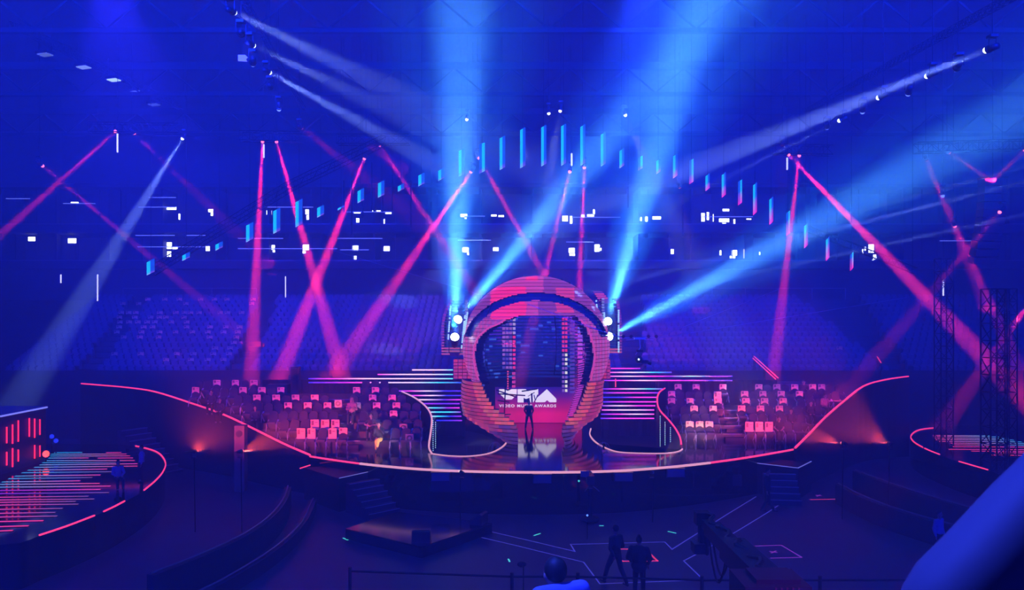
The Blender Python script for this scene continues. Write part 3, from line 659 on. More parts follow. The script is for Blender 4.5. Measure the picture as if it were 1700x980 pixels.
# towers of LED tiles inside the opening
def tower(x0, x1, y0, y1, d, cols, dy, cf, name):
    mb = MB(); y = y0
    while y < y1:
        for q_ in range(cols):
            a = P(x0 + (x1 - x0) * q_ / cols, y, d); o = P(x0 + (x1 - x0) * (q_ + .8) / cols, y + dy * .62, d); k0 = len(mb.f); c = cf(q_, (y - y0) / (y1 - y0))
            mb.box(((a.x + o.x) / 2, d + .15, (a.z + o.z) / 2), (o.x - a.x, .3, a.z - o.z), col=(0, 0, 0)); mb.c[k0 + 2] = c
        y += dy
    mb.build(name, LED1, hel)
rnd = random.random
tower(834, 857, 529, 615, 48.6, 4, 7.2, lambda q, f: ((.95, .04, .22) if f > .3 else (.5, .35, .7)) if q == 3 else ((.35, .12, .5) if rnd() < .6 else (.10, .06, .4)), 'tile_tower')
tower(850, 857, 618, 645, 48.6, 1, 7.2, lambda q, f: (.6, .05, .25), 'tile_tower')
tower(842, 845, 616, 648, 48.4, 1, 4, lambda q, f: (1, .08, .15), 'tile_tower')
tower(933, 943, 528, 650, 48.6, 2, 7.4, lambda q, f: (.95, .04, .22) if f < .45 else ((1.0, .9, .8) if rnd() < .5 and q == 1 else (.25, .1, .5)), 'tile_tower')
tower(946, 956, 532, 650, 48.2, 1, 6.5, lambda q, f: (.10, .05, .4), 'tile_tower')
tower(959, 969, 535, 600, 47.6, 1, 7, lambda q, f: lerp((.04, .15, .9), (.75, .06, .6), f), 'tile_tower')
tower(800, 806, 545, 640, 46.5, 1, 6.6, lambda q, f: (.05, .06, .4), 'tile_tower')
tower(974, 980, 548, 640, 46.2, 2, 6.6, lambda q, f: (.08, .10, .5) if rnd() < .6 else (.5, .1, .5), 'tile_tower')
mb = MB()   # ladder tower on the right: slanted magenta rungs
for i in range(26):
    y = 598 + i * 3.8; sh = 0 if y < 640 else -(y - 640) * .35; a = P(959 + sh, y + 1.5, 47.2); o = P(970 + sh, y - 1, 47.2); mb.bar(a, o, .045, 4, col=(.55, .05, .5))
mb.build('ladder_rungs', LED1, hel)
mb = MB()
for x in (959, 970): mb.bar(P(x, 596, 47.25), P(x, 645, 47.25), .05, 4).bar(P(x, 645, 47.25), P(x - 17, 692, 47.25), .05, 4)
for a, o in (((824, 648), (858, 660)), ((826, 654), (872, 657)), ((839, 640), (837, 700)), ((826, 665), (846, 668)), ((822, 690), (848, 688)), ((866, 650), (892, 646))):
    MB().bar(P(*a, 46.9), P(*o, 46.9), .05, 4).build('strut', STEEL, hel)
mb.build('ladder_rails', STEEL, hel)
# ------------------------------------------------------------------ rear screen with its lettering
SD = 49.85; scr = thing('led_screen', 'wide LED screen inside the helmet showing white lettering on red', 'screen', (P(893, 703, SD).x, SD, 1.9))
mb = MB(); a = P(822, 643, SD); o = P(966, 703, SD); nx, nz = 18, 16
def scol(u, v):
    base = grad([(.02, .01, .28), (.12, .01, .25), (.45, .01, .16), (1.0, .015, .14), (.9, .01, .12)], v); k = 1 - .45 * abs(u - .55) * 2 * (1 if v > .5 else .4); return tuple(c * k for c in base)
for i in range(nx):
    for j in range(nz):
        xa, xb = a.x + (o.x - a.x) * i / nx, a.x + (o.x - a.x) * (i + 1) / nx; za, zb = a.z + (1.92 - a.z) * j / nz, a.z + (1.92 - a.z) * (j + 1) / nz
        mb.add([(xa, SD, zb), (xb, SD, zb), (xb, SD, za), (xa, SD, za)], [(0, 1, 2, 3)]); mb.c[-1] = (scol(i / nx, (j + 1) / nz), scol((i + 1) / nx, (j + 1) / nz), scol((i + 1) / nx, j / nz), scol(i / nx, j / nz))
mb.build('display', LED1, scr)
MB().box(((a.x + o.x) / 2, SD + .12, (a.z + 1.92) / 2), (o.x - a.x + .1, .2, a.z - 1.9)).build('cabinet', STEEL, scr)
LET = mat('white_screen_letters', (0.1, 0.1, 0.1), 0.5, em=(1.0, 0.88, 1.0), es=1.05); LED_DK = mat('dark_screen_strokes', (0.02, 0.01, 0.08), .5)
def flat(pts, dd_, name, m, conv):
    MB().prism([P(*conv(*p), SD - dd_) for p in pts], (0, .01, 0)).build(name, m, scr)
c3 = lambda x, y: (730 + x / 7, 600 + y / 7); c4 = lambda x, y: (880 + x / 7, 600 + y / 7)
flat([(690, 325), (895, 325), (895, 385), (840, 445), (765, 445), (740, 420), (690, 375)], .03, 'letter_v', LET, c3)
flat([(745, 325), (835, 325), (790, 345)], .04, 'letter_notch', LED_DK, c3)
flat([(905, 325), (1000, 325), (1028, 350), (1057, 325), (1145, 325), (1145, 395), (1085, 480), (905, 480)], .03, 'letter_m', LET, c3)
flat([(975, 480), (975, 425), (1000, 440), (1045, 425), (1045, 480)], .04, 'letter_notch', LED_DK, c3)
flat([(195, 325), (305, 437), (305, 477), (225, 477), (198, 453), (172, 477), (62, 477), (62, 440), (110, 400)], .03, 'letter_a', LET, c4)
for pts in ([(1025, 405), (1028, 412), (1105, 365), (1100, 358)], [(1060, 372), (1078, 372), (1082, 480), (1064, 480)], [(1090, 392), (1100, 388), (1114, 440), (1136, 385), (1146, 390), (1118, 455), (1106, 455)]):
    flat(pts, .05, 'small_letter_stroke', LED_DK, c3)
cu = bpy.data.curves.new('lettering', 'FONT'); cu.body = 'VIDEO MUSIC AWARDS'; cu.size = 0.25; cu.extrude = 0.004; cu.space_character = 1.25; cu.offset = 0.006; cu.align_x = 'CENTER'
tmp = bpy.data.objects.new('tmp', cu); C.objects.link(tmp); bpy.context.view_layer.update(); dgx = bpy.context.evaluated_depsgraph_get(); me = bpy.data.meshes.new_from_object(tmp.evaluated_get(dgx)); bpy.data.objects.remove(tmp)
lw = max(v.co.x for v in me.vertices) - min(v.co.x for v in me.vertices); lo = bpy.data.objects.new('lettering', me); C.objects.link(lo); me.materials.clear(); me.materials.append(LET); lo.parent = scr
c = P(876, 676.3, SD - .03); want = P(923.5, 0, SD).x - P(829, 0, SD).x; lo.rotation_euler = (R(90), 0, 0); lo.scale = (want / lw, 1, 1); lo.location = c - scr.location
# backdrop cloths: dark panels closing the set behind the LED bars
for sx, x0, x1 in (('left', -16, -3.0), ('right', 6.2, 17)):
    mb = MB(); n = 40
    for i in range(n):
        xa = x0 + (x1 - x0) * i / n; xb = x0 + (x1 - x0) * (i + 1) / n; ya = 49.6 + .08 * (i % 2); yb = 49.6 + .08 * ((i + 1) % 2)
        mb.prism([(xa, ya, 0), (xb, yb, 0), (xb, yb, 4.7), (xa, ya, 4.7)], (0, .04, 0))
    tag(mb.build('black_drape', mat('drape_cloth', (0.012, 0.012, 0.02), 0.9)), 'pleated black drape behind the LED bars %s of the helmet' % sx, 'drape')

# ------------------------------------------------------------------ haze filling the hall
hz = bpy.data.materials.new('stage_haze'); hz.use_nodes = True; nt = hz.node_tree; nt.nodes.remove(nt.nodes['Principled BSDF'])
v_ = nt.nodes.new('ShaderNodeVolumeScatter'); v_.inputs['Density'].default_value = HAZE; v_.inputs['Anisotropy'].default_value = 0.0
nt.links.new(v_.outputs[0], nt.nodes['Material Output'].inputs['Volume'])
ho = MB().box((0, 40, 13.2), (122, 86, 26.2)).build('haze', hz); tag(ho, 'thin theatrical haze hanging through the whole arena', 'haze', None, 'stuff')

# ------------------------------------------------------------------ trusses
def truss(a, b_, w, label, name='lighting_truss', n=None, grp=None):
    a, b_ = Vector(a), Vector(b_); d = b_ - a; t = thing(name, label, 'truss', a, grp)
    u = d.cross(Vector((0, 0, 1))); u = (Vector((1, 0, 0)) if u.length < .01 else u).normalized() * w / 2; v = d.cross(u).normalized() * w / 2
    cs = [u + v, -u + v, -u - v, u - v]; mb = MB()
    for c in cs: mb.bar(a + c, b_ + c, w * .055, 5)
    mb.build('chords', STEEL, t); mb = MB(); n = n or max(2, int(d.length / w))
    for i in range(n):
        p, q = a + d * i / n, a + d * (i + 1) / n
        for j in range(4):
            c0, c1 = cs[j], cs[(j + 1) % 4]; mb.bar(p + c0, q + c1, w * .035, 4) if i % 2 else mb.bar(p + c1, q + c0, w * .035, 4)
            mb.bar(p + c0, p + c1, w * .035, 4)
    mb.build('bracing', STEEL, t); return t
truss(P(330, -60, 21) + Vector((0, 0, 1.2)), P(505, 214, 46) + Vector((0, 0, 1.2)), .22, 'diagonal lighting truss running back under the roof on the left')
truss(P(1790, 20, 21) + Vector((0, 0, 1.4)), P(1340, 222, 46) + Vector((0, 0, 1.4)), .22, 'diagonal lighting truss running back under the roof on the right')
truss(P(150, 212, 50), P(300, 214, 50), .6, 'short horizontal truss holding the far left red spotlights')
truss(P(400, 226, 50), P(500, 228, 50), .6, 'short horizontal truss over the left beams')
truss(P(560, 232, 50), P(680, 232, 50), .6, 'short horizontal truss above the left LED blades')
truss(P(250, 452, 52), P(480, 310, 48), .5, 'curved lattice girder rising behind the left LED blades, lower piece')
truss(P(480, 310, 48), P(640, 232, 46), .5, 'curved lattice girder rising behind the left LED blades, upper piece')
truss(P(1285, 248, 50), P(1380, 250, 50), .6, 'short horizontal truss holding the right red spotlights')
truss(P(1520, 246, 48), P(1720, 240, 48), .6, 'horizontal truss at the far right edge')
truss(P(1567, 430, 44), Vector((P(1567, 640, 44).x, 44, 0)), .7, 'dark upright lattice tower on the right, left one of three')
truss(P(1650, 480, 38), Vector((P(1650, 712, 38).x, 38, 0)), .8, 'dark upright lattice tower on the right, middle one of three')
truss(P(1672, 480, 38), Vector((P(1672, 712, 38).x, 38, 0)), .6, 'dark upright lattice tower on the right, right one of three')
tt = truss(P(1340, 380, 52), P(1520, 450, 50), .4, 'thin sloping truss beyond the right LED blades')
for q in (P(1345, 382, 52), P(1515, 448, 50)): MB().bar(q, (q.x, q.y, RZ + .004), .02, 4).build('hanging_rod', STEEL, tt)
# hanging loudspeaker array at the right
q = P(1648, 296, 51); t = thing('speaker_array', 'tall dark hanging loudspeaker column where two red beams meet at the right', 'speaker', q)
MB().bar(q, (q.x, q.y, RZ + .004), .03, 4).box(q, (1.6, .8, .08)).build('rigging_frame', STEEL, t)
for i in range(11): MB().box((q.x, q.y + .012 * i * i, q.z - .3 - i * .5), (1.5, .8, .46), Matrix.Rotation(R(i * 1.6), 3, 'X')).build('cabinet', PLASTIC, t)
# ------------------------------------------------------------------ hanging LED blades
blades = [(248,429,457),(307,418,433),(362,400,416),(413,368,402),(458,344,388),(495,329,377),(531,339,361),(565,340,349),(598,311,337),(632,298,328),(665,303,318),(699,285,309),(732,277,300),(766,244,293),(800,234,288),(834,223,282),(868,209,279),(903,205,276),(936,203,275),(968,204,275),(1002,217,276),(1033,244,279),(1064,256,283),(1094,261,289),(1122,253,296),(1149,261,306),(1176,286,317),(1203,284,328),(1230,296,341),(1255,301,357),(1282,325,373),(1310,348,392),(1340,369,412),(1376,392,433),(1416,417,450)]
BC1 = (0.01, 0.55, 1.0); BC2 = (0.01, 0.12, 0.95); BPK = (1.0, 0.03, 0.55)
for i, (x, y0, y1) in enumerate(blades):
    d = 47.0 - 5.0 * max(0, 1 - ((x - 920) / 520) ** 2); top, bot = P(x, y0 + 3, d), P(x, y1 - 3, d); wd = 9.0 * d / F; sh = 6.5 * d / F
    t = thing('led_fin', 'hanging vertical LED blade over the stage, %s from the left' % nth(i + 1), 'hanging light', bot, 'hanging LED blades')
    pink = 0.12 if x < 1000 else min(1, .12 + (x - 1000) / 420)
    left_bright = not (780 < x < 830 or x > 990 and (i % 3 == 1)); n = max(4, int((y1 - y0) / 3.0))
    for half, nm in ((0, 'led_face'), (1, 'side_face')):
        mb = MB(); xa = bot.x + (-wd / 2 if half == 0 else 0); xb = xa + wd / 2; dy = 0.0 if half == 0 else 0.0
        ya, yb = (d, d + .12) if half == 0 else (d + .12, d + .3)
        for j in range(n):
            f0, f1 = j / n, (j + .66) / n if (half == 0) == left_bright else (j + 1) / n
            za = lambda f: bot.z + (top.z - bot.z) * f
            s0 = -sh / 2 if half == 0 else 0; s1 = 0 if half == 0 else sh / 2
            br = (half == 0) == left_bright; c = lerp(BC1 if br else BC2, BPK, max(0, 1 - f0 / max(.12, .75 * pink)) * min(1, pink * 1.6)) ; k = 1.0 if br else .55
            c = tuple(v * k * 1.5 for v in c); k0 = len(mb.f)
            q = [(xa, ya, za(f0) + s0), (xb, yb, za(f0) + s1), (xb, yb, za(f1) + s1), (xa, ya, za(f1) + s0)]
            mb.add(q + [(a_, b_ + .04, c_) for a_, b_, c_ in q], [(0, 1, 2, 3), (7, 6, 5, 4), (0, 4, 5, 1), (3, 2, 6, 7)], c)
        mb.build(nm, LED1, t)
    mb = MB(); q = [(bot.x - wd / 2, d + .08, bot.z - sh / 2), (bot.x + wd / 2, d + .38, bot.z + sh / 2), (bot.x + wd / 2, d + .38, top.z + sh / 2), (bot.x - wd / 2, d + .08, top.z - sh / 2)]
    mb.prism(q, (0, .05, 0)).build('backing', BLACK, t)
    MB().bar(top + Vector((0, .2, 0)), (top.x, d + .2, RZ + .004), .012, 3).build('suspension_cable', STEEL, t)

# ------------------------------------------------------------------ spotlights and their beams
LENSW = mat('white_lens', (.5, .5, .5), .2, em=(.8, .9, 1.0), es=3.0); LENSR = mat('red_lens', (.5, .1, .1), .2, em=(1, .15, .2), es=3.0)
LENSB = mat('blue_lens', (.1, .1, .5), .2, em=(.15, .25, 1.0), es=2.0); LENSO = mat('warm_lens', (.5, .4, .3), .2, em=(1, .85, .65), es=3.0); LENSX = mat('searchlight_lens', (.8, .8, .8), .2, em=(.75, .95, 1.0), es=14.0)
def kids_last(t): return t.children[-1]
def head(a, b_, lens, label, r=.14, name='moving_head_light', grp=None, hang=True):
    """yoke-mounted spotlight at a, pointing at b_"""
    a, b_ = Vector(a), Vector(b_); d = (b_ - a).normalized(); t = thing(name, label, 'spotlight', a, grp)
    MB().bar(a - d * r * 3.2, a - d * r * .9, r * .75, 10, r * 1.0).bar(a - d * r * .9, a - d * .02, r * 1.05, 12).build('body', PLASTIC, t, True); bod = kids_last(t)
    MB().ball(a + d * (0 if name == 'searchlight' else r * .12), r * (.95 if name == 'searchlight' else .82), 12, 8).build('lens', lens, bod)
    u = d.cross(Vector((0, 0, 1))); u = (u if u.length > .05 else Vector((1, 0, 0))).normalized() * r * 1.25; m = a - d * r * 1.6; upv = Vector((0, 0, 1 if hang else -1)) * r * 2.6
    MB().bar(m + u, m + u + upv, r * .12, 4).bar(m - u, m - u + upv, r * .12, 4).bar(m + u + upv, m - u + upv, r * .16, 4).build('yoke', STEEL, t)
    MB().box(m + upv * 1.12, (r * 2, r * 2, r * .7)).build('base', PLASTIC, t)
    if hang: MB().bar(m + upv * 1.12, ((m + upv).x, (m + upv).y, RZ), .014, 4).build('hanging_rod', STEEL, t)
    return t
BLU = (0.075, 0.40, 1.0)
for a, b_, deg, pw, lab in ((P(755, 560, 44.5), P(768, -20, 27), 8.5, 620000, 'left searchlight in the helmet ear, lower, aimed straight up'),
                            (P(760, 531, 45.1), P(1075, 150, 33), 8.5, 480000, 'left searchlight in the helmet ear, upper, aimed up and right'),
                            (P(1009, 534, 45.6), P(1160, 0, 29), 9, 520000, 'right searchlight in the helmet ear, upper, aimed upward'),
                            (P(1011, 559, 45.5), P(1640, 215, 31), 8, 560000, 'right searchlight in the helmet ear, lower, aimed up and right')):
    t = head(a, b_, LENSX, lab, .26, 'searchlight', None, False); spot(a + (b_ - a).normalized() * .34, b_, deg, BLU, pw * 3.1, .12, 1.0, t); spot(a + (b_ - a).normalized() * .34, b_, deg * 2.6, (.02, .2, 1.0), pw * .5, .12, 1.0, t)  # wider second spot added to stand in for the scattered halo
REDB = (1.0, 0.025, 0.10)
reds = [((192,218,50),(20,372,44),1.9,60000,'at the top of the far left slanting red beam'),((222,221,50),(250,248,52),3,6000,'with a stub of red beam, far left'),
 ((436,235,50),(416,650,52),3.4,90000,'at the top of the vertical red beam left of the stage'),((459,235,50),(572,640,52),3.6,90000,'whose beam slants right to cross another, left of the stage'),
 ((609,240,49),(640,262,60),3,2000,'brightest small red dot above the left blades'),((605,263,50),(455,650,52),4,90000,'whose beam slants left to cross another, left of the stage'),
 ((630,241,50),(760,440,56),3,40000,'whose beam slants right toward the tall white beam'),((782,285,50),(575,590,54),4,70000,'behind the tall white beam, aimed down left'),((795,262,49),(908,466,46.4),2.8,45000,'beside the tall white beam, aimed down right to the helmet'),
 ((946,285,49),(903,463,46.4),2.8,40000,'left one of the pair above the helmet crown'),((970,278,50),(962,485,50),3,60000,'right one of the pair above the helmet crown'),
 ((1327,258,50),(1281,650,52),3.2,60000,'at the top of the near vertical red beam on the right'),((1309,257,50),(1650,610,45),3.2,110000,'at the top of the long slanting red beam on the right'),
 ((1575,253,48),(1653,306,51),2,25000,'aimed down right at the far right, left of the V shape'),((1702,249,48),(1643,306,51),2,30000,'aimed down left at the right frame edge'),((1538,265,48),(1566,332,52),2.5,20000,'with a short steep red beam, far right'),
 ((1585,375,48),(1650,520,50),4,14000,'with a faint wide red beam low on the right'),((1712,500,36),(1640,600,42),4,14000,'beyond the right lattice towers'),((1660,352,46),(1636,380,46),4,9000,'glowing behind the far right tower'),
 ((70,275,48),(135,330,50),2.6,15000,'with a short red beam at the far left'),((1128,310,52),(1134,345,54),4,900,'small red dot above the right suites'),((1299,236,49),(1299,260,55),3,1500,'lone red dot above the right spotlight pair'),
 ((500,212,44),(548,250,48),4.5,2500,'with a fuzzy red beam at the end of the left diagonal truss')]
for a, b_, deg, pw, lab in reds:
    a, b_ = P(*a), P(*b_); t = head(a, b_, LENSR, 'red spotlight ' + lab, .13, grp='red spotlights'); beam(a + (b_ - a).normalized() * .14, b_, deg * 1.1, REDB, pw * 6, .10, t); spot(a + (b_ - a).normalized() * .14, b_, deg * 1.4, REDB, pw * 14, .08, .6, t)
WB = (0.22, 0.36, 1.0)
whites = [((388,20,25),(700,175,42),5,16000,'white-blue spotlight nearest on the left diagonal truss'),((420,75,29),(690,205,42),5,14000,'white-blue spotlight second along the left diagonal truss'),((447,120,33),(700,260,44),5,26000,'white-blue spotlight third along the left diagonal truss'),
 ((303,230,48),(60,620,46),6,38000,'white spotlight on the left throwing a wide beam down left'),
 ((775,198,46),(765,250,46),9,2500,'warm white downlight above the left blades'),((911,188,46),(918,260,46),6,2500,'small white downlight at the top of the blade arc'),((930,184,46),(922,230,46),12,2500,'bright white downlight at the very top of the blade arc'),((1038,191,46),(1060,240,46),12,4000,'warm white downlight above the right blades'),
 ((1638,83,24),(1000,330,48),3,60000,'white spotlight nearest on the right diagonal truss'),((1540,126,28),(1000,345,48),3,34000,'white spotlight second along the right diagonal truss'),((1459,162,32),(960,370,48),3,30000,'white spotlight third along the right diagonal truss'),((1394,200,38),(960,420,48),2.5,16000,'small white spotlight at the far end of the right diagonal truss'),
 ((1710,300,34),(870,510,46),1.0,210000,'white spotlight off the right edge with a thin streak over the stage'),((1720,352,34),(900,530,46),0.9,150000,'white spotlight off the right edge with the lowest thin streak'),((1725,270,33),(950,480,46),0.8,120000,'white spotlight off the right edge with the uppermost thin streak')]
for a, b_, deg, pw, lab in whites:
    a, b_ = P(*a), P(*b_); t = head(a, b_, LENSO if 'warm' in lab or 'very' in lab else LENSW, lab, .12); beam(a + (b_ - a).normalized() * .13, b_, max(1, deg), WB, pw * 2, .10, t); spot(a + (b_ - a).normalized() * .25, b_, deg * 1.3, WB if 'down' not in lab or 'left' in lab and 'wide' in lab else (.5, .6, 1), pw * 7, .08, .6, t)
blues = [((401,57,27),(440,160,38),9,9000,'left','nearest'),((420,106,30),(415,240,36),9,9000,'left','second'),((449,145,34),(480,230,44),9,8000,'left','third'),((463,181,38),(465,260,40),9,8000,'left','fourth'),((1588,114,26),(1540,200,30),9,9000,'right','nearest'),((1508,155,30),(1490,220,32),9,5000,'right','second'),((1432,185,34),(1425,260,36),9,7000,'right','third'),((1373,212,40),(1375,260,42),9,4000,'right','fourth'),((1565,325,47),(1566,360,47),9,3000,'right lattice tower','lone')]
for a, b_, deg, pw, s1, s2 in blues:
    a, b_ = P(*a), P(*b_); t = head(a, b_, LENSB, 'deep blue spotlight, %s of those on the %s diagonal truss' % (s2, s1) if 'tower' not in s1 else 'lone deep blue spotlight glowing at the far right', .13); spot(a + (b_ - a).normalized() * .25, b_, deg, (.02, .04, 1), pw, .08, .8, t)
# wide beams from outside the frame crossing the top of the picture
t = head(P(345, -60, 30), P(345, 150, 34), LENSB, 'deep blue spotlight above the frame throwing a soft shaft down left', .13); spot(P(345, -60, 30), P(345, 150, 34), 12, (.02, .03, 1), 9000, .1, .8, t)
# catwalk lamps on the left of the roof
for i, (x, y, c) in enumerate(((75, 91, .25), (139, 112, .6), (189, 133, 1.6), (228, 153, .3), (256, 174, .15))):
    q = P(x, y, plane_d(y, 25.0)); t = thing('catwalk_lamp', 'square flood lamp under the roof catwalk, %s from the left' % nth(i + 1), 'lamp', q, 'catwalk lamps')
    M_ = rotz(R(-18)); MB().box(q, (.75, .5, .06), M_).build('diffuser', mat('flood_%d' % i, (.3, .3, .4), .4, em=(.5, .75, 1), es=c * .8), t); MB().box(q + Vector((0, 0, .12)), (.9, .62, .18), M_).build('housing', STEEL, t)
    for s_ in (-1, 1): MB().bar(q + Vector((s_ * .4, 0, .2)), (q.x + s_ * .4, q.y, RZ), .02, 4).build('hanger', STEEL, t)
truss(P(20, 40, plane_d(40, 25.6)), P(300, 178, plane_d(178, 25.6)), .4, 'roof catwalk truss above the square flood lamps, upper left')
q = P(404, 97, 40); t = thing('hanging_sign', 'small pale flag-shaped panel hanging by the left diagonal truss', 'sign', q)
MB().prism([P(395, 91, 40), P(407, 91, 40), P(411, 95, 40), P(408, 98, 40), P(410, 102, 40), P(395, 101, 40)], (0, .06, 0)).build('panel', mat('pale_panel', (.8, .8, .85), .6, em=(.5, .5, .8), es=.35), t); MB().bar(P(402, 91, 40), (P(402, 91, 40).x, 40, RZ + .004), .015, 4).build('hanger', STEEL, t)

# ------------------------------------------------------------------ stand lamps added to light the cards and front rows
for lx, ly, tx, ty, tz, pw, deg, lab in ((-12.9, 31.5, -15.0, 44.0, 3.9, 6500, 46, 'added low red lamp on a thin stand before the left masking wall, outer one'), (-11.0, 31.5, -8.0, 42.0, 3.3, 9500, 46, 'added low red lamp on a thin stand before the left masking wall, inner one'), (14.3, 33.5, 10.5, 44.0, 3.3, 8500, 42, 'added low red lamp on a thin stand before the right masking wall, inner one'), (16.3, 33.5, 16.0, 44.8, 3.9, 8000, 46, 'added low red lamp on a thin stand before the right masking wall, outer one')):
    a, b_ = Vector((lx, ly, 3.3)), Vector((tx, ty, tz)); t = head(a, b_, LENSR, lab, .08, 'added_stand_light', None, False)
    spot(a + (b_ - a).normalized() * .14, b_, deg, (1.0, 0.075, 0.035), pw, .05, .5, t); MB().bar((lx, ly, 0), (lx, ly - .1, 3.05), .025, 6).build('stand', STEEL, t)
    dd_ = (b_ - a).normalized(); MB().box(a + Vector((dd_.x, dd_.y, 0)) * .36 + Vector((0, 0, -.07)), (.9, .5, .01)).build('added_flap', BLACK, t)  # flap added under the lamp to keep its light off the stage front
a, b_ = Vector((6.0, 33.0, 2.15)), Vector((10.6, 42.8, 2.9)); t = head(a, b_, LENSO, 'added low warm lamp on a thin stand before the right pit', .08, 'added_stand_light', None, False); spot(a + (b_ - a).normalized() * .14, b_, 15, (1, .6, .5), 9000, .1, .9, t); MB().bar((6, 33, 0), (6, 32.9, 1.9), .025, 6).build('stand', STEEL, t)  # warm lamp added to brighten the front cards on the right
a, b_ = Vector((-2.2, 33.0, 2.15)), Vector((-6.8, 39.9, 2.7)); t = head(a, b_, LENSO, 'added low warm lamp on a thin stand before the left pit', .08, 'added_stand_light', None, False); spot(a + (b_ - a).normalized() * .14, b_, 13, (1, .8, .75), 7000, .1, .9, t); MB().bar((-2.2, 33, 0), (-2.2, 32.9, 1.9), .025, 6).build('stand', STEEL, t)  # warm lamp added to brighten the person in yellow trousers

# ------------------------------------------------------------------ satellite stages at both sides
ZS = 1.5
def T(x, y, z=ZS): return P(x, y, plane_d(y, z))
lpts = smooth_pts([(-250,905),(0,905),(65,890),(157,857),(210,832),(243,812),(264,793),(274,775),(271,760),(255,749),(225,741),(190,738),(150,738),(60,738),(-60,738)], 3)
t = thing('satellite_stage', 'round glossy side stage at the left with a red lit rim', 'stage', T(100, 800)); slab([T(*p) for p in lpts], 0, ZS, 'deck', STAGE, t)
for seg in ([(65,890),(110,875),(157,857)], [(172,850.5),(190,842),(207,833)], [(239,815),(257,800),(270,785),(275,770),(266,755),(250,747),(225,741)]):
    MB().strip([T(*p) + Vector((0, 0, .02)) for p in smooth_pts(seg, 4)], .05, .05).build('rim_light', LINE, t)
rpts = smooth_pts([(1900,850),(1700,802),(1640,781),(1592,767),(1558,755),(1535,746),(1516,735),(1511,724),(1522,716),(1545,711),(1600,707),(1700,706),(1900,706)], 3)
t = thing('satellite_stage', 'round glossy side stage at the right with a red lit rim', 'stage', T(1620, 750)); slab([T(*p) for p in rpts], 0, ZS, 'deck', STAGE, t)
for seg in ([(1640,781),(1616,774),(1592,767)], [(1560,755.5),(1546,750),(1535,745)], [(1532,743.5),(1518,735),(1512,726),(1518,718),(1530,713.5),(1550,711)]):
    MB().strip([T(*p) + Vector((0, 0, .02)) for p in smooth_pts(seg, 4)], .05, .05).build('rim_light', LINE, t)
PK = (1.0, .06, .38); RP = (1.0, .05, .22); CB = (.03, .45, .95); FA = (.22, .08, .28)
fl = [(498,295,445,CB,CB),(498,575,657,PK,RP),(507,275,685,CB,RP),(517,272,705,CB,RP),(528,262,480,CB,PK),(528,530,720,PK,RP),(542,245,730,CB,RP),(553,230,640,CB,FA),(565,215,745,CB,PK),(578,185,745,CB,RP),(594,150,580,CB,PK),(608,118,630,CB,FA),(626,80,545,CB,PK),(640,45,500,CB,FA),(658,10,435,CB,PK),(672,-80,540,CB,RP),(687,-80,600,CB,PK),(705,-80,545,PU,PK),(722,-80,590,PU,FA),(742,-80,480,PK,FA),(757,-80,510,PK,FA),(770,-80,410,PK,FA),(785,-80,425,PK,FA),(808,-80,340,PK,FA),(830,-80,300,PK,FA),(850,-80,310,PK,FA),(875,-80,235,PK,RP),(903,-80,155,PK,RP),(928,-80,70,PK,RP)]
def floor_strip(xa, xb, y, c0, c1, lab, grp, tilt=0):
    a, b_ = T(xa, y), T(xb, y - tilt); t = thing('floor_led_strip', lab, 'light strip', a, grp); mb = MB(); n = 16; w = .055
    MB().box((a + b_) / 2 + Vector((0, 0, .008)), ((b_ - a).length, .12, .016), rotz(math.atan2(b_.y - a.y, b_.x - a.x))).build('channel', STEEL, t)
    for i in range(n):
        p, q = a.lerp(b_, i / n), a.lerp(b_, (i + 1) / n); k0, k1 = lerp(c0, c1, i / n), lerp(c0, c1, (i + 1) / n)
        mb.add([p + Vector((0, -w, .02)), q + Vector((0, -w, .02)), q + Vector((0, w, .03)), p + Vector((0, w, .03))], [(0, 1, 2, 3)]); mb.c[-1] = (k0, k1, k1, k0)
    mb.build('diffuser', LED1, t)
for i, (y, x0, x1, c0, c1) in enumerate(fl):
    floor_strip(x0 * .3062, x1 * .3062, 600 + y * .3062, c0, c1, 'glowing floor strip on the left side stage, %s counted from the far side' % nth(i + 1), 'floor LED strips on the left side stage', 2.0 if y > 560 else 0.3)
fr_ = [(215,828,1230),(224,830,1300),(238,835,1390),(250,850,1420),(264,870,1480),(278,960,1540),(292,990,1560),(307,990,1560),(328,955,1560),(343,1140,1560),(356,1330,1560),(375,1300,1540)]
for i, (y, x0, x1) in enumerate(fr_):
    floor_strip(1380 + x0 * .2041, 1380 + x1 * .2041 + 14, 680 + y * .2041, RP, CB if y < 300 else PK, 'glowing floor strip on the right side stage, %s counted from the far side' % nth(i + 1), 'floor LED strips on the right side stage', -0.6)
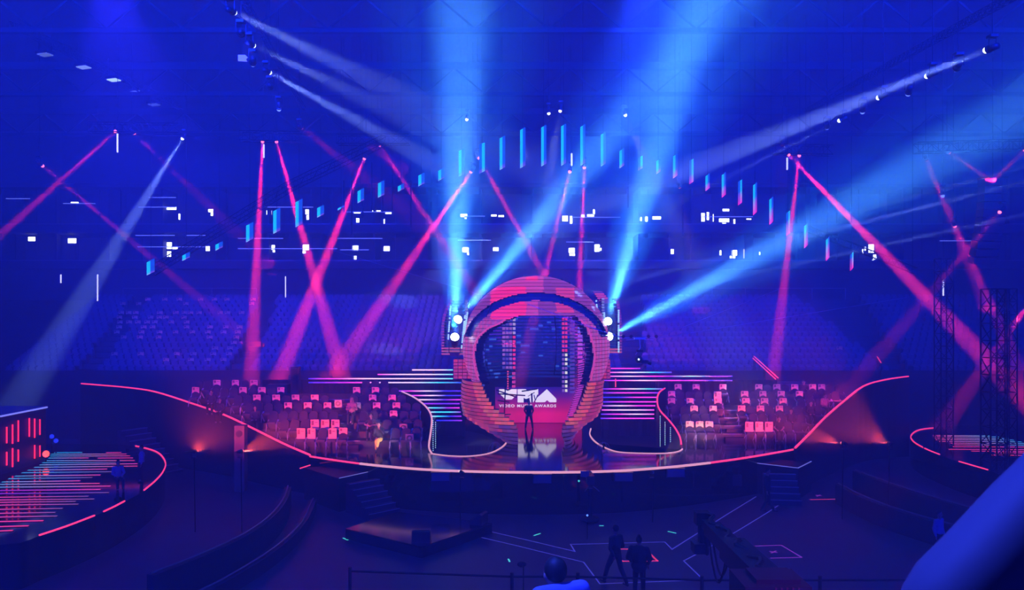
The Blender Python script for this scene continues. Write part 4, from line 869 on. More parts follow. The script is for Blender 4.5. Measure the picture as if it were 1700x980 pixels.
# LED-clad block standing on the left side stage
bx, y0, y1, zt = -23.5, 30.0, 39.0, 4.2
t = thing('led_block', 'dark block with vertical red LED tubes on the left side stage', 'set piece', (bx - 3, 35, ZS))
MB().box((bx - 3, (y0 + y1) / 2, (zt + ZS) / 2), (6, y1 - y0, zt - ZS)).build('body', mat('block_skin', (0.05, 0.035, 0.06), .5), t)
MB().box((bx - 3, (y0 + y1) / 2, zt + .03), (6.1, y1 - y0 + .1, .06)).build('roof_sheet', mat('pale_roof', (0.35, 0.35, 0.4), .5), t)
MB().bar((bx + .06, y0, zt), (bx + .06, y1, zt), .04).build('roof_edge_light', mat('blue_edge', (.2, .2, .5), .4, em=(.25, .28, 1), es=1.0), t)
TUBE = mat('red_tube', (.3, .02, .02), .4, em=(1, .02, .07), es=1.8)
random.seed(11)
for i in range(16):
    yy = y1 - .6 - i * .42; 
    if i % 4 == 3: continue
    for za, zb in ((ZS + .2, ZS + 1.15), (ZS + 1.3, zt - .35)):
        if random.random() < .15: continue
        MB().bar((bx + .06, yy, za + random.uniform(0, .2)), (bx + .06, yy, zb - random.uniform(0, .3)), .035, 5).build('led_tube', TUBE, t)
q = Vector((bx + .3, y1 - .5, ZS + .45)); t = thing('effects_lamp', 'very bright red lamp at the corner of the red LED block', 'lamp', q)
MB().bar(q, q + Vector((.12, -.2, 0)), .15, 10).build('lens', mat('hot_red', (1, .2, .1), .3, em=(1, .05, .03), es=4), t); MB().bar(q - Vector((.12, -.2, 0)), q, .18, 10).build('housing', PLASTIC, t); MB().bar(q - Vector((0, 0, .1)), (q.x, q.y, ZS), .04).build('foot', STEEL, t)
# small blue lamps and a staircase behind the side stage
for x, y, lab in ((86, 725, 'small blue lamp beside the left staircase, upper'), (93, 732, 'small blue lamp beside the left staircase, lower')):
    q = P(x, y, 41); t = thing('stage_lamp', lab, 'lamp', (q.x, q.y, 0)); MB().ball(q, .12, 8, 6).build('bulb', mat('blue_bulb', (.1, .1, .4), .4, em=(.02, .04, 1), es=1.1), t); MB().bar((q.x, q.y, 0), q, .03).build('post', STEEL, t)
def stairs(label, top, n, run, rise, w, dirv):
    """flight going down along dirv from top"""
    t = thing('staircase', label, 'stairs', (top.x, top.y, 0)); d = Vector(dirv).normalized(); s_ = Vector((-d.y, d.x, 0)); ang = math.atan2(d.y, d.x)
    for i in range(n):
        c = Vector(top) + d * (i + .5) * run; h = top.z - (i + 1) * rise
        if h <= .02: break
        MB().box((c.x, c.y, h / 2), (run, w, h), rotz(ang)).build('step', mat('stair_carpet', (.05, .045, .07), .6), t)
        e = Vector(top) + d * (i + 1) * run; MB().bar(Vector((e.x, e.y, h)) + s_ * w / 2, Vector((e.x, e.y, h)) - s_ * w / 2, .02, 4).build('nosing', mat('pale_nosing', (.4, .4, .45), .4), t)
    return t
q = T(84, 697, 2.6); stairs('dark steps going down behind the left side stage', Vector((-22.2, 45, 2.5)), 9, .42, .26, 1.6, (.95, -.6, 0))
# stairs on both flanks of the main stage
top = P(1312, 776, 37.4); lz = top.z
t = thing('landing', 'small dark landing with white edges at the right end of the stage', 'platform', (top.x, top.y, 0))
lp = [P(1257, 770, plane_d(770, lz)), P(1325, 778, plane_d(778, lz)), P(1347, 767, plane_d(767, lz)), P(1285, 763, plane_d(763, lz))]
lp = [Vector((p.x, p.y, lz)) for p in lp]; slab(lp, 0, lz, 'deck', BLACK, t)
EDGE = mat('white_edge_tape', (.75, .75, .8), .5, em=(.4, .4, .8), es=.35)  # slight emission stands in for light falling on the tape
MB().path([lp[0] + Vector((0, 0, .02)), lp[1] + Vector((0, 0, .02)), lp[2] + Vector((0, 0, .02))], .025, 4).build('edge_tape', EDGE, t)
stairs('dark stairs with pale edges below the right landing', Vector(((lp[0].x + lp[1].x) / 2 - .1, lp[1].y + .15, lz)), 6, .28, lz / 6, 1.5, (-.12, -1, 0))
top = P(560, 792, plane_d(792, 1.5)); t = thing('landing', 'small dark landing at the left end of the stage', 'platform', (top.x, top.y, 0))
lp = [T(505, 777, 1.5), T(563, 795, 1.5), T(618, 783, 1.5), T(560, 772, 1.5)]; slab(lp, 0, 1.5, 'deck', BLACK, t); MB().path([p + Vector((0, 0, .02)) for p in lp[1:3]], .02, 4).build('edge_tape', EDGE, t)
MB().path([T(498, 779, 1.5) + Vector((0, 0, .03)), T(515, 773.5, 1.5) + Vector((0, 0, .03))], .03, 4).build('edge_light', LINE, t)
stairs('dark stairs with faint pale edges at the left end of the stage', Vector((T(600, 790, 1.5).x, T(600, 790, 1.5).y - .1, 1.5)), 7, .32, .21, 1.6, (.75, -.8, 0))
c = P(561, 791.5, 35.6); t = thing('picture_panel', 'small orange lit panel lying under the left stage corner', 'panel', (c.x, c.y, c.z - .1)); MB().box(c, (.62, .04, .14)).build('face', mat('orange_panel', (.8, .3, .2), .5, em=(1, .18, .10), es=.7), t); MB().box(c + Vector((.38, 0, 0)), (.06, .05, .16)).build('frame', STEEL, t)
# curved crowd walkways
def walkway(pts, label, z1):
    q = [G(*p) for p in smooth_pts(pts, 4)]; q = [Vector((p.x, p.y, z1)) for p in q]; t = thing('crowd_barrier', label, 'barrier', (q[0].x, q[0].y, 0))
    MB().wall(q, 0, .3).build('panel', mat('barrier_panel', (.03, .03, .045), .5), t); q2 = [p + Vector((0, 0, .05)) for p in q]; MB().path(q2, .035, 5).build('rail', GREY, t); return q
wl = walkway([(478,845),(470,870),(448,900),(405,935),(330,975),(250,1010)], 'low curved dark barrier sweeping down the left of the floor', 1.0)
walkway([(520,848),(500,890),(455,935),(380,985),(330,1012)], 'second low curved dark barrier further in on the left', .5)
walkway([(1392,836),(1430,858),(1480,880),(1545,902),(1640,930)], 'low curved dark barrier on the right of the floor', .9)
walkway([(1420,815),(1470,836),(1540,862),(1640,895)], 'second low curved dark barrier behind it on the right', 1.0)
# ------------------------------------------------------------------ square rostrum with wedge monitors
q = [Vector((*T(x, y, .42).xy, 0)) for x, y in ((573.7, 878), (699.5, 908), (817, 869), (659, 850))]
t = thing('rostrum', 'low square dark platform with a glossy top on the arena floor', 'platform', (sum(p.x for p in q) / 4, sum(p.y for p in q) / 4, 0)); slab(q, 0, .36, 'base', BLACK, t)
slab(q, .36, .42, 'glossy_top', mat('wet_gloss', (.02, .02, .03), .12, bump=.35, scale=1.6, spec=.8), t)
def wedge(c, rz, label):
    t = thing('wedge_monitor', label, 'speaker', c); M_ = rotz(rz); f = lambda x, y, z: Vector(c) + M_ @ Vector((x, y, z))
    MB().prism([f(-.34, -.26, 0), f(-.34, .26, 0), f(-.34, .26, .14), f(-.34, -.16, .44), f(-.34, -.26, .40)], M_ @ Vector((.68, 0, 0))).build('cabinet', PLASTIC, t)
    MB().prism([f(-.3, .25, .165), f(-.3, -.13, .44), f(-.3, -.12, .455), f(-.3, .262, .18)], M_ @ Vector((.6, 0, 0))).build('grille', STEEL, t)
wedge(T(700, 899, .42), 0, 'black wedge monitor at the near corner of the square platform'); wedge(T(795, 869, .42), R(70), 'black wedge monitor at the right corner of the square platform')
# ------------------------------------------------------------------ tape on the arena floor
TAPE = mat('pale_blue_tape', (.45, .4, .65), .6, em=(.14, .12, .5), es=.30); RTAPE = mat('glowing_red_tape', (.7, .1, .12), .6, em=(1, .05, .10), es=.8); PTAPE = mat('purple_tape', (.5, .2, .5), .6, em=(.35, .05, .3), es=.5)  # emission on these tapes stands in for light; tape is no lamp
c8 = lambda x, y: (860 + x * .2246, 760 + y * .2246); r1 = lambda x, y: (1120 + x * .3412, 740 + y * .3412)
def tape(pts, label, m=TAPE, w=.05, closed=False, name='floor_tape'):
    q = [Vector((*G(*p).xy, .006)) for p in pts]
    if closed: q.append(q[0])
    mb = MB()
    for a, b_ in zip(q, q[1:]):
        d = b_ - a; mb.box((a + b_) / 2, (d.length + w, w, .008), rotz(math.atan2(d.y, d.x)))
    return tag(mb.build(name, m), label, 'tape')
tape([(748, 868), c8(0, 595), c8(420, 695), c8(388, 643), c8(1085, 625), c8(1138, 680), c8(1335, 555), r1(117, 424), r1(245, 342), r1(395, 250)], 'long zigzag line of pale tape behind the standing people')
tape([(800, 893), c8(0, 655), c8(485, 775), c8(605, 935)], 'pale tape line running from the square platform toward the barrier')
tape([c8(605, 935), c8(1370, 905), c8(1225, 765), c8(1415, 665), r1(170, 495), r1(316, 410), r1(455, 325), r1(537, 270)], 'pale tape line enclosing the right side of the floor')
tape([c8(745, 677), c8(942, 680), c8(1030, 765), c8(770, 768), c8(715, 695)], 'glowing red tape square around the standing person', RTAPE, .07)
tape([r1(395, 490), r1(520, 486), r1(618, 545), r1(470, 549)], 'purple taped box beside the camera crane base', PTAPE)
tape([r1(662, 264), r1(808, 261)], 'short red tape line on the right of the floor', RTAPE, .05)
for a, b_, c_, d_, lab in ((r1(462, 516), r1(500, 522), r1(470, 524), r1(494, 513), 'purple tape cross in the purple box'), (r1(686, 242), r1(716, 246), r1(692, 248), r1(708, 240), 'red tape cross above the short red line')):
    o1 = [Vector((*G(*p).xy, .006)) for p in (a, b_, c_, d_)]; mb = MB()
    for p, q_ in ((o1[0], o1[1]), (o1[2], o1[3])): dd_ = q_ - p; mb.box((p + q_) / 2, (dd_.length, .06, .008), rotz(math.atan2(dd_.y, dd_.x)))
    tag(mb.build('tape_cross', PTAPE), lab, 'tape')
GT = mat('green_glow_tape', (.1, .5, .4), .5, em=(.1, .9, .75), es=.8)
for i, (a, b_) in enumerate(((c8(120, 577), c8(162, 563)), (c8(1113, 548), c8(1163, 559)), (c8(606, 505), c8(628, 505)), ((570, 894), (577, 897)), ((844, 929), (846, 933)))):
    tape([a, b_], 'small glowing green floor mark, %s' % ('left of the standing people', 'beside the camera crane', 'behind the walking person', 'at the left corner of the square platform', 'near the bottom railing')[i], GT, .06, name='floor_mark')

# ------------------------------------------------------------------ railing along the bottom
t = thing('railing', 'black railing with posts along the bottom of the picture', 'railing', (0, 22.9, 0))
rp = [(-4.9, 23.4), (.0, 22.9), (1.95, 22.9), (5.55, 22.6), (9.0, 22.6), (12.6, 22.6)]
for (xa, ya), (xb, yb) in zip(rp, rp[1:]): MB().bar((xa, ya, 1.08), (xb, yb, 1.08), .035, 6).build('top_bar', BLACK, t)
for x_, y_ in rp: MB().bar((x_, y_, 0), (x_, y_, 1.2), .055, 8).build('post', BLACK, t)
q = Vector((.35, 23.6, 0)); t = thing('microphone_stand', 'thin black stand with a small head beside the bottom railing', 'stand', q)
MB().bar(q, q + Vector((0, 0, 1.15)), .02).bar(q, q + Vector((.2, .1, 0)), .02).bar(q, q + Vector((-.2, .1, 0)), .02).build('pole', BLACK, t); MB().ball(q + Vector((-.05, 0, 1.22)), .09, 8, 6, (1.6, 1, 1)).build('head', BLACK, t)

# ------------------------------------------------------------------ camera crane in the foreground
crane = thing('camera_crane', 'big dark camera crane reaching up from the bottom over the floor', 'camera crane', P(1278, 985, 13))
A, B = P(1172, 868, 19.0), P(1292, 985, 13.0); d = (B - A).normalized(); s_ = d.cross(Vector((0, 0, 1))).normalized(); u_ = s_.cross(d).normalized()
def obox(mb, a, b_, w, h):
    d_ = (b_ - a); n1 = d_.cross(Vector((0, 0, 1))).normalized() * w / 2; n2 = n1.cross(d_).normalized() * h / 2
    return mb.prism([a + n1 + n2, a - n1 + n2, a - n1 - n2, a + n1 - n2], d_)
DK = mat('crane_paint', (.006, .006, .010), .6)
obox(MB(), A.lerp(B, .45), B, .52, .42).build('boom', DK, crane); obox(MB(), A.lerp(B, .12), A.lerp(B, .5), .38, .30).build('boom_extension', DK, crane); obox(MB(), A, A.lerp(B, .16), .26, .22).build('boom_tip', DK, crane)
mb = MB()
for i in range(26):
    p = A.lerp(B, i / 26) + u_ * (.2 + .05 * math.sin(i)) + s_ * .1 * math.cos(i * 1.7); q_ = A.lerp(B, (i + 1) / 26) + u_ * (.2 + .05 * math.sin(i + 1)) + s_ * .1 * math.cos((i + 1) * 1.7); mb.bar(p, q_, .05, 5)
mb.build('cable_bundle', DK, crane)
for k, (f0, f1, sag) in enumerate(((.05, .38, 1.0), (.12, .42, .75), (.5, .8, .55))):
    pts = [A.lerp(B, f0 + (f1 - f0) * j / 12) - Vector((0, 0, sag * 4 * (j / 12) * (1 - j / 12) + .1)) for j in range(13)]; MB().path(pts, .025, 5).build('hanging_cable', DK, crane)
hd = A + Vector((-.1, 0, .02)); MB().box(hd + Vector((0, 0, .1)), (.34, .34, .3)).bar(hd, hd + Vector((0, 0, -.5)), .1, 8).build('pan_head', DK, crane)
MB().box(hd + Vector((-.10, 0, -.62)), (.26, .42, .24)).bar(hd + Vector((-.10, .2, -.62)), hd + Vector((-.10, .42, -.62)), .09, 12).build('camera', PLASTIC, crane)
MB().box(hd + Vector((.1, 0, -.55)), (.1, .3, .5)).build('tilt_arm', DK, crane)
mb = MB(); base = P(1277, 975, 12.6)
mb.box(base + Vector((0, 0, -.25)), (1.05, .9, .8)).box(base + Vector((.05, 0, .17)), (.7, .6, .1)).build('counterweight', mat('crane_red_box', (.05, .012, .02), .7), crane); bv = crane.children[-1].modifiers.new('round', 'BEVEL'); bv.width = .05; bv.segments = 3
mb = MB()
for i in range(5): mb.box(base + Vector((-.05 + i * .09, -.46, -.2)), (.025, .03, .7), rotz(0))
mb.build('weight_bars', mat('dim_red_bars', (.25, .04, .05), .5), crane)
MB().bar(base + Vector((0, 0, -.6)), (base.x, base.y, 2.8), .22, 12).build('column', DK, crane)
MB().box((base.x, base.y, 2.6), (1.8, 1.8, .35)).build('dolly', DK, crane)
struct(MB().box((base.x + 1, 11, 1.2), (9, 4.8, 2.4)).build('floor_camera_platform', CONCRETE))
spot(base + Vector((1.2, -2.5, 2.5)), base, 40, (1, .06, .12), 110, .1, .8)
# pedestal camera at the stage front
q = Vector((P(979, 0, 33.2).x, 33.0, 0)); t = thing('pedestal_camera', 'broadcast camera on a pedestal standing before the stage edge', 'camera', q)
MB().bar(q, q + Vector((0, 0, 1.45)), .11, 10).build('column', DK, t); MB().ball(q + Vector((0, 0, .14)), .42, 12, 6, (1, 1, .3)).build('base', DK, t)
MB().box(q + Vector((0, 0, 1.85)), (.32, .7, .36)).build('body', PLASTIC, t); MB().bar(q + Vector((0, .35, 1.85)), q + Vector((0, .8, 1.88)), .15, 12, .19).build('lens', PLASTIC, t); MB().box(q + Vector((-.25, -.2, 2.1)), (.35, .08, .24)).build('viewfinder', GREY, t); MB().bar(q + Vector((-.1, -.3, 1.6)), q + Vector((-.3, -.8, 1.5)), .02).bar(q + Vector((.1, -.3, 1.6)), q + Vector((.3, -.8, 1.5)), .02).build('pan_bar', GREY, t)
q = P(961, 799, 33.4); tag(MB().ball(q, .045, 8, 6).build('indicator_lamp', GT), 'tiny green lamp on the dark stage front', 'lamp')
q = P(975, 856, 30.5); t = thing('indicator_lamp', 'tiny blue lamp on a thin post below the pedestal camera', 'lamp', (q.x, q.y, 0)); MB().ball(q, .04, 8, 6).build('bulb', mat('blue_dot', (.1, .1, .5), .4, em=(.1, .25, 1), es=2), t); MB().bar(q, (q.x, q.y, 0), .015).build('post', STEEL, t)

# ------------------------------------------------------------------ cable-suspended camera right of the helmet
c = P(1062, 562, 40); t = thing('cable_camera', 'flying cable camera hanging right of the helmet', 'camera', c)
LT = mat('pale_metal', (.6, .62, .68), .35, .3)
MB().box(c, (.55, .3, .10)).build('carriage', LT, t)
mb = MB()
for s1 in (-1, 1):
    mb.bar(c + Vector((s1 * .25, 0, .04)), c + Vector((s1 * .85, 0, .02)), .03, 5); mb.bar(c + Vector((s1 * .25, 0, -.06)), c + Vector((s1 * .7, 0, -.08)), .02, 5)
mb.build('spreader', LT, t)
for s1 in (-1, 1):
    for e in (.45, .85): MB().bar(c + Vector((s1 * e, -.05, .1)), c + Vector((s1 * e, .02, .1)), .09, 10).build('pulley', STEEL, t)
MB().bar(c, c + Vector((.03, 0, -.5)), .03).bar(c + Vector((.03, 0, -.5)), c + Vector((-.22, 0, -.85)), .025).build('drop_rod', LT, t)
MB().box(c + Vector((0, 0, -.65)), (.32, .25, .12)).build('stabiliser', STEEL, t); g_ = c + Vector((-.05, 0, -1.08)); MB().ball(g_, .2, 12, 8).build('gimbal', PLASTIC, t)
MB().box(g_ + Vector((.3, 0, -.13)), (.36, .2, .18)).build('camera', PLASTIC, t); MB().bar(g_ + Vector((.48, 0, -.17)), g_ + Vector((.64, 0, -.22)), .09, 10).build('lens', STEEL, t); MB().ball(g_ + Vector((-.03, -.19, .0)), .05, 8, 5).build('status_lamp', LENSW, t)
CBL = mat('steel_cable', (.35, .38, .5), .4, .4)
for i, (p, q_, r) in enumerate(((c + Vector((.9, 0, .0)), P(1506, 494, 62), .022), (c + Vector((.9, 0, .05)), P(1294, 480, 72), .018), (c + Vector((-.9, 0, .0)), P(876, 505, 41.4), .015), (c + Vector((-.9, 0, .05)), P(540, 412, 70), .018))):
    tag(MB().bar(p, q_, r, 4).build('steel_cable', CBL), ('long cable running right from the flying camera', 'upper cable running right from the flying camera', 'short cable running left from the flying camera over the visor', 'long dark cable running up left from the flying camera')[i], 'cable')

# things in the pits: round practical lamp, small kit, stands
for x, y, lab in ((822, 744, 'round cage-like prop at the rim of the left pit'), (1002, 738, 'dim cage-like prop at the rim of the right pit')):
    q = P(x, y, plane_d(y, .9) if False else 40.5); q.z = 1.1; t = thing('cage_prop', lab, 'prop', q); mb = MB()
    for k in range(3):
        M_ = rotz(k * math.pi / 3); pts = [q + M_ @ Vector((.38 * math.sin(a), 0, .55 - .55 * math.cos(a))) for a in [i * math.pi / 8 for i in range(17)]]; mb.path(pts, .018, 4)
    mb.build('cage', GREY, t); MB().bar(q + Vector((0, 0, .15)), q + Vector((0, 0, .9)), .12, 8, .05).build('core', STEEL, t); MB().box(q + Vector((0, 0, .04)), (.7, .5, .08)).build('base', GREY, t)
for x in (775, 787, 799):
    q = P(x, 750, 40.5); q.z = .86; t = thing('thin_stand', 'thin black stand in the left pit, %s from the left' % nth((775, 787, 799).index(x) + 1), 'stand', q, 'thin stands in the left pit'); MB().bar(q, q + Vector((0, 0, 1.15)), .012, 4).build('pole', GREY, t); MB().bar(q, q + Vector((0, 0, .03)), .14, 10).build('foot', STEEL, t)
q = P(738, 752, 40.3); q.z = .86; t = thing('drum_kit_case', 'low rounded equipment cases in the left pit', 'case', q)
for dx, r in ((-.25, .16), (.1, .22), (.38, .15)): MB().ball(q + Vector((dx, 0, r * .7)), r, 10, 6, (1.2, 1, .7)).build('case', GREY, t)

# ------------------------------------------------------------------ people
def rem(o, vox):
    m = o.modifiers.new('join', 'REMESH'); m.mode = 'VOXEL'; m.voxel_size = vox; m.use_smooth_shade = True
    sm = o.modifiers.new('soften', 'SMOOTH'); sm.factor = .5; sm.iterations = 3
def person(label, loc, yaw=0, pose='stand', sc_=1.0, shirt=None, trousers=None, hair='short', sleeve='long', skin=SKIN, J=None, hem=0, hairmat=HAIR, vox=.016, bulk=1.0):
    V = Vector; S_ = lambda *a: V(a)
    if pose == 'sit':
        j = dict(pel=V((0, 0, .52)), ch=V((0, .06, .90)), nk=V((0, .03, 1.07)), hd=V((0, -.02, 1.22)), sh=(.19, .04, 1.0), el=(.25, -.06, .74), wr=(.10, -.28, .64), hp=(.09, 0, .52), kn=(.12, -.44, .50), an=(.12, -.42, .09), hdir=V((0, -.9, -.3)))
    else:
        j = dict(pel=V((0, 0, .96)), ch=V((0, .01, 1.30)), nk=V((0, 0, 1.50)), hd=V((0, -.02, 1.66)), sh=(.185, .01, 1.42), el=(.25, .04, 1.14), wr=(.25, -.04, .90), hp=(.09, 0, .93), kn=(.11, -.02, .50), an=(.12, .01, .09), hdir=V((0, -.1, -1)))
    for s1 in (-1, 1):
        for k in ('sh', 'el', 'wr', 'hp', 'kn', 'an'): j[(k, s1)] = V((j[k][0] * s1, j[k][1], j[k][2]))
    if J: 
        for k, v in J.items(): j[k] = V(v)
    t = thing('person', label, 'person', loc); t.rotation_euler = (0, 0, yaw); t.scale = (sc_,) * 3
    def put(mb, name, m, vx, rm=True):
        w = world_loc(t); mb.v = [(v[0] + w.x, v[1] + w.y, v[2] + w.z) for v in mb.v]; o = mb.build(name, m, t, True)
        if rm: rem(o, vx)
        return o
    def cap(mb, a, b_, r1, r2, n=10): mb.bar(a, b_, r1, n, r2); mb.ball(a, r1, n, 6); mb.ball(b_, r2, n, 6)
    b = MB(); pel, ch, nk, hd = j['pel'], j['ch'], j['nk'], j['hd']
    b.ball(pel, .15, 12, 8, (1.05, .75, .8)); b.ball(pel.lerp(ch, .5), .14, 12, 8, (1, .72, 1.1)); b.ball(ch, .165, 12, 8, (1.05, .72, 1.1)); cap(b, j[('sh', -1)], j[('sh', 1)], .062, .062); cap(b, nk - V((0, 0, .08)), nk.lerp(hd, .5), .058, .052)
    b.ball(hd, .115, 14, 10, (.72, .86, 1.0)); b.ball(hd + V((0, -.02, -.06)), .07, 10, 8, (.85, .95, .9)); b.ball(hd + V((0, -.105, -.012)), .02, 8, 6, (.8, 1.1, 1.3)); 
    for s1 in (-1, 1): b.ball(hd + V((s1 * .086, .005, -.01)), .025, 8, 6, (.5, .8, 1.2))
    for s1 in (-1, 1):
        sh, el, wr = j[('sh', s1)], j[('el', s1)], j[('wr', s1)]; cap(b, sh, el, .052, .040); cap(b, el, wr, .040, .028)
        hd_ = j.get(('hdir', s1), j['hdir']).normalized(); sd = hd_.cross(V((0, 1, .3))).normalized(); nrm = hd_.cross(sd).normalized(); pc = wr + hd_ * .05; cap(b, wr, wr + hd_ * .02, .028, .030); 
        for q in (-1, 0, 1): cap(b, wr + hd_ * .02 + sd * q * .018, wr + hd_ * .085 + sd * q * .024, .017, .015, 8)
        for q, L in ((-1.5, .062), (-.5, .075), (.5, .080), (1.5, .070)):
            f0 = wr + hd_ * .09 + sd * q * .021; f1 = f0 + hd_ * L * .5 + nrm * .008; f2 = f1 + hd_ * L * .42 + nrm * .028; cap(b, f0, f1, .0105, .0095, 6); cap(b, f1, f2, .0095, .008, 6)
        th0 = wr + hd_ * .03 - sd * s1 * .03; th1 = th0 + hd_ * .035 - sd * s1 * .03; cap(b, th0, th1, .013, .011, 6); cap(b, th1, th1 + hd_ * .03 - sd * s1 * .004, .011, .009, 6)
        hp, kn, an = j[('hp', s1)], j[('kn', s1)], j[('an', s1)]; cap(b, hp, kn, .088, .055); cap(b, kn, kn.lerp(an, .35), .052, .058); cap(b, kn.lerp(an, .35), an, .058, .036); cap(b, an, an + V((0, -.12, -.05)), .036, .03)
    put(b, 'body', skin, vox * .75)
    if shirt:
        c_ = MB(); c_.ball(ch, .185 * bulk, 12, 8, (1.08, .78, 1.0)); c_.ball(pel.lerp(ch, .5), .165 * bulk, 12, 8, (1.06, .80, 1.1)); c_.ball(pel + V((0, 0, .04 - hem * .5)), .17 * bulk, 12, 8, (1.08, .82, .8 + hem)); cap(c_, j[('sh', -1)], j[('sh', 1)], .078, .078)
        for s1 in (-1, 1):
            sh, el, wr = j[('sh', s1)], j[('el', s1)], j[('wr', s1)]; cap(c_, sh, sh.lerp(el, .6 if sleeve == 'short' else 1), .070 * bulk, .060 * bulk)
            if sleeve == 'long': cap(c_, el, el.lerp(wr, .93), .058, .042)
        put(c_, 'shirt' if not hem else 'jacket', shirt, vox)
    if trousers:
        c_ = MB(); c_.ball(pel - V((0, 0, .02)), .168, 12, 8, (1.05, .8, .8))
        for s1 in (-1, 1):
            hp, kn, an = j[('hp', s1)], j[('kn', s1)], j[('an', s1)]; cap(c_, hp, kn, .105, .075); cap(c_, kn, kn.lerp(an, .92), .075, .062)
        put(c_, 'trousers', trousers, vox)
    for s1 in (-1, 1):
        an = j[('an', s1)]; c_ = MB(); cap(c_, an + V((0, .03, -.05)), an + V((0, -.15, -.055)), .045, .035); cap(c_, an, an + V((0, 0, -.04)), .045, .045); put(c_, 'shoe', PLASTIC, vox)
    if hair:
        c_ = MB(); c_.ball(hd + V((0, .025, .035)), .118, 14, 9, (.80, .86, .92))
        if hair == 'long': c_.ball(hd + V((0, .06, -.10)), .11, 12, 8, (1.0, .6, 1.5)); 
        if hair == 'bun': c_.ball(hd + V((0, .05, .14)), .055, 10, 7)
        if hair == 'curly': c_ = MB(); [c_.ball(hd + V((.085 * math.cos(a) * math.cos(e), .03 + .09 * math.sin(a) * math.cos(e), .03 + .10 * math.sin(e))), .035, 7, 5) for a in [i * .7 for i in range(9)] for e in (.1, .6, 1.2) if not (math.sin(a) < -.3 and e < .6)]
        put(c_, 'hair', hairmat, vox)
    for s1 in (-1, 1): put(MB().ball(hd + V((s1 * .032, -.092, .018)), .011, 6, 5), 'eye', mat('eye_dark', (.02, .02, .02), .2), .01, False)
    return t
CLB = mat('black_cloth', (.012, .012, .018), .85); CLN = mat('dark_navy_cloth', (.02, .02, .04), .85); YEL = mat('yellow_cloth', (.85, .52, .05), .75); BLS = mat('pale_blue_shirt', (.22, .26, .5), .7); PINKS = mat('patterned_pink_cloth', (.35, .12, .14), .8, noise=.8, scale=14); BLOND = mat('blond_hair', (.5, .28, .14), .6)
q = S(878, 713); person('person in dark clothes standing at centre stage before the white lettering', (q.x, q.y, 1.9), R(10), 'stand', .98, CLB, CLB, 'short', J={('an', -1): (-.22, .0, .09), ('an', 1): (.24, -.03, .09), ('kn', -1): (-.16, -.02, .5), ('kn', 1): (.18, -.03, .5), ('el', -1): (-.27, .0, 1.16), ('wr', -1): (-.2, -.18, .98), ('el', 1): (.28, .03, 1.15), ('wr', 1): (.16, -.22, 1.02)})
q = (P(630, 0, 40.1).x, 39.9, 1.9); person('person in yellow trousers and dark jacket sitting in the front row, hand at face', q, R(8), 'sit', 1.05, CLB, YEL, 'short', J={('wr', 1): (.03, -.14, 1.08), ('el', 1): (.24, -.2, .82), ('kn', 1): (.0, -.46, .56), ('an', 1): (-.06, -.62, .22)})
MBs = P(630, 712, 39.6)
q = (P(617, 0, 41.0).x, 40.85, 2.245); person('person in dark T-shirt with folded hands sitting behind the yellow trousers', q, 0, 'sit', 1.05, CLN, CLB, 'short', 'short', J={('wr', 1): (.04, -.2, .78), ('wr', -1): (-.04, -.22, .76), ('el', 1): (.32, -.02, .78), ('el', -1): (-.32, -.02, .78)})
q = (P(583, 0, 42.0).x, 42.2, 2.59 + .35); person('long-haired person in patterned top sitting in the left aisle seats', q, 0, 'sit', 1.05, PINKS, CLB, 'long', 'long', hairmat=BLOND, J={('wr', 1): (.06, -.2, .86), ('wr', -1): (-.06, -.22, .80)})
for x, k, lab, lx in ((1292, 0, 'dim seated person holding something in the front right row', 0), (1312, 1, 'dim seated person leaning in the second right row', 1), (1345, 2, 'dark clothed person seated near the right end of the third row', 2), (1368, 3, 'dark clothed person seated at the right end of the fourth row', 3), (1333, 5, 'person with a pale face seated high in the right block', 4)):
    q = (ddR[k] * (x - 850) / F, ddR[k] - .12, bsR[k]); person(lab, q, R((-15, 10, -8, 12, 0)[lx]), 'sit', 1.0, (CLB, CLN, CLB, PINKS, CLN)[lx], CLB, ('short', 'curly', 'short', 'bun', 'short')[lx], 'short' if lx == 0 else 'long')
for x, k, lab in ((352, 4, 'dim seated person at the left end of the seating block, upper'), (366, 3, 'dim seated person at the left end of the seating block, middle'), (425, 2, 'dim seated person in the third row near the red lit wall')):
    q = (ddL[k] * (x - 850) / F, ddL[k] - .12, bsL[k]); person(lab, q, R(10), 'sit', 1.0, CLN, CLB, 'short')
q = G(1061, 992); person('person in a dark jacket with a top bun standing on the floor', (q.x, q.y, 0), R(165), 'stand', 1.07, CLB, CLB, 'bun', 'long', hem=.16, vox=.02, bulk=1.28, J={('wr', 1): (.24, -.15, .98), ('wr', -1): (-.26, -.1, .96), ('sh', 1): (.22, .01, 1.42), ('sh', -1): (-.22, .01, 1.42), ('el', 1): (.32, .04, 1.16), ('el', -1): (-.32, .04, 1.16)})
q = G(1022, 972); person('dark figure walking left of the red taped square', (q.x, q.y, 0), R(215), 'stand', 1.1, CLN, CLN, 'short', J={('an', 1): (.14, -.35, .10), ('kn', 1): (.12, -.22, .52), ('an', -1): (-.12, .36, .14), ('kn', -1): (-.12, .10, .5), ('wr', 1): (.25, .2, .95), ('wr', -1): (-.25, -.25, .98)})
q = G(1274, 850); person('dark figure walking at the foot of the right stairs', (q.x, q.y, 0), R(60), 'stand', 1.1, CLN, CLN, 'short', J={('an', 1): (.12, -.22, .10), ('an', -1): (-.12, .2, .12)})
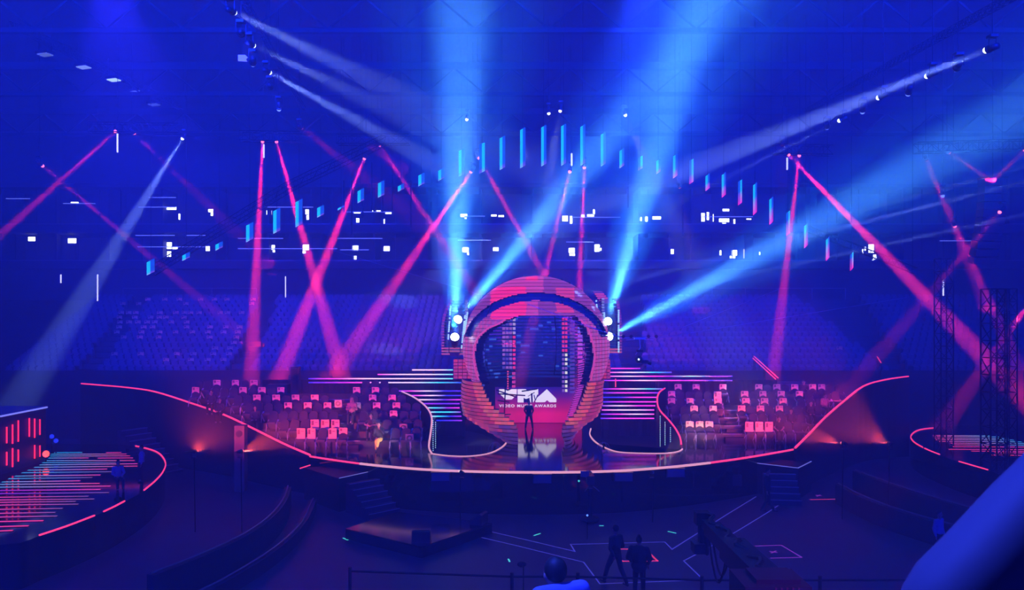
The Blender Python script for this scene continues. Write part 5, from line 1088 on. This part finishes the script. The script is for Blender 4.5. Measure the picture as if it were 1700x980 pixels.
q = (P(930, 0, 6.1).x, 6.1, 5.2); person('blurred dark-haired person in a bright blue shirt at the bottom edge', q, R(205), 'stand', 1.0, BLS, CLB, 'short', vox=.014, J={'hd': (0, -.10, 1.54), 'nk': (0, -.04, 1.48)})
struct(MB().box((.8, 6.4, 2.56), (5, 1.4, 5.1)).build('floor_tier', CONCRETE))
q = G(1559, 930); person('distant person in a blue shirt behind the right barrier', (q.x, q.y, 0), R(30), 'stand', 1.0, BLS, CLB, 'short')
for x, y, lab in ((196, 812, 'crew member in blue crouching on the left side stage'), (235, 800, 'crew member in blue standing at the rim of the left side stage')):
    q = T(x, y); person(lab, (q.x, q.y, ZS), R(40 if x < 200 else -60), 'sit' if x < 200 else 'stand', .9, BLS, CLN, 'short')
# the near object in the lower right corner: a padded seat back with a rounded upper corner
d = 1.35; pts = [P(x, y, d + .1) for x, y in ((1448, 1100), (1458, 1010), (1472, 958), (1497, 918), (1545, 870), (1620, 790), (1700, 712), (1790, 630), (1950, 560), (1950, 1100))]
t = thing('padded_seat', 'large dark padded seat back in the near right corner, rim lit blue', 'seat', P(1650, 1100, d)); o = MB().prism(pts, (0, -.17, 0)).build('cushion', mat('seat_pad', (.09, .08, .10), .7), t, True)
bv = o.modifiers.new('round', 'BEVEL'); bv.width = .075; bv.segments = 8; bv.limit_method = 'ANGLE'; bv.angle_limit = R(50)
MB().box(P(1720, 1180, d) + Vector((0, .13, 0)), (.3, .12, .25)).build('frame', STEEL, t)
struct(MB().box((1.1, 1.6, 3.95), (1.6, 1.2, 7.5)).build('floor_seating_tier', CONCRETE))

# thin dark poles hanging among the LED blades on the left
for i, (x, y0, y1) in enumerate(((571, 300, 352), (584, 300, 390), (602, 335, 362), (617, 270, 350), (635, 325, 352), (651, 290, 350), (682, 300, 378), (716, 335, 350), (1043, 310, 345), (1134, 340, 392))):
    a, b_ = P(x, y0, 49), P(x, y1, 49); t = thing('hanging_pole', 'thin dark pole hanging behind the LED blades, %s from the left' % nth(i + 1), 'pole', b_, 'dark poles behind the blades')
    MB().bar(a, b_, .055, 6).build('tube', BLACK, t); MB().bar(a, (a.x, a.y, RZ + .004), .012, 3).build('suspension_cable', STEEL, t)
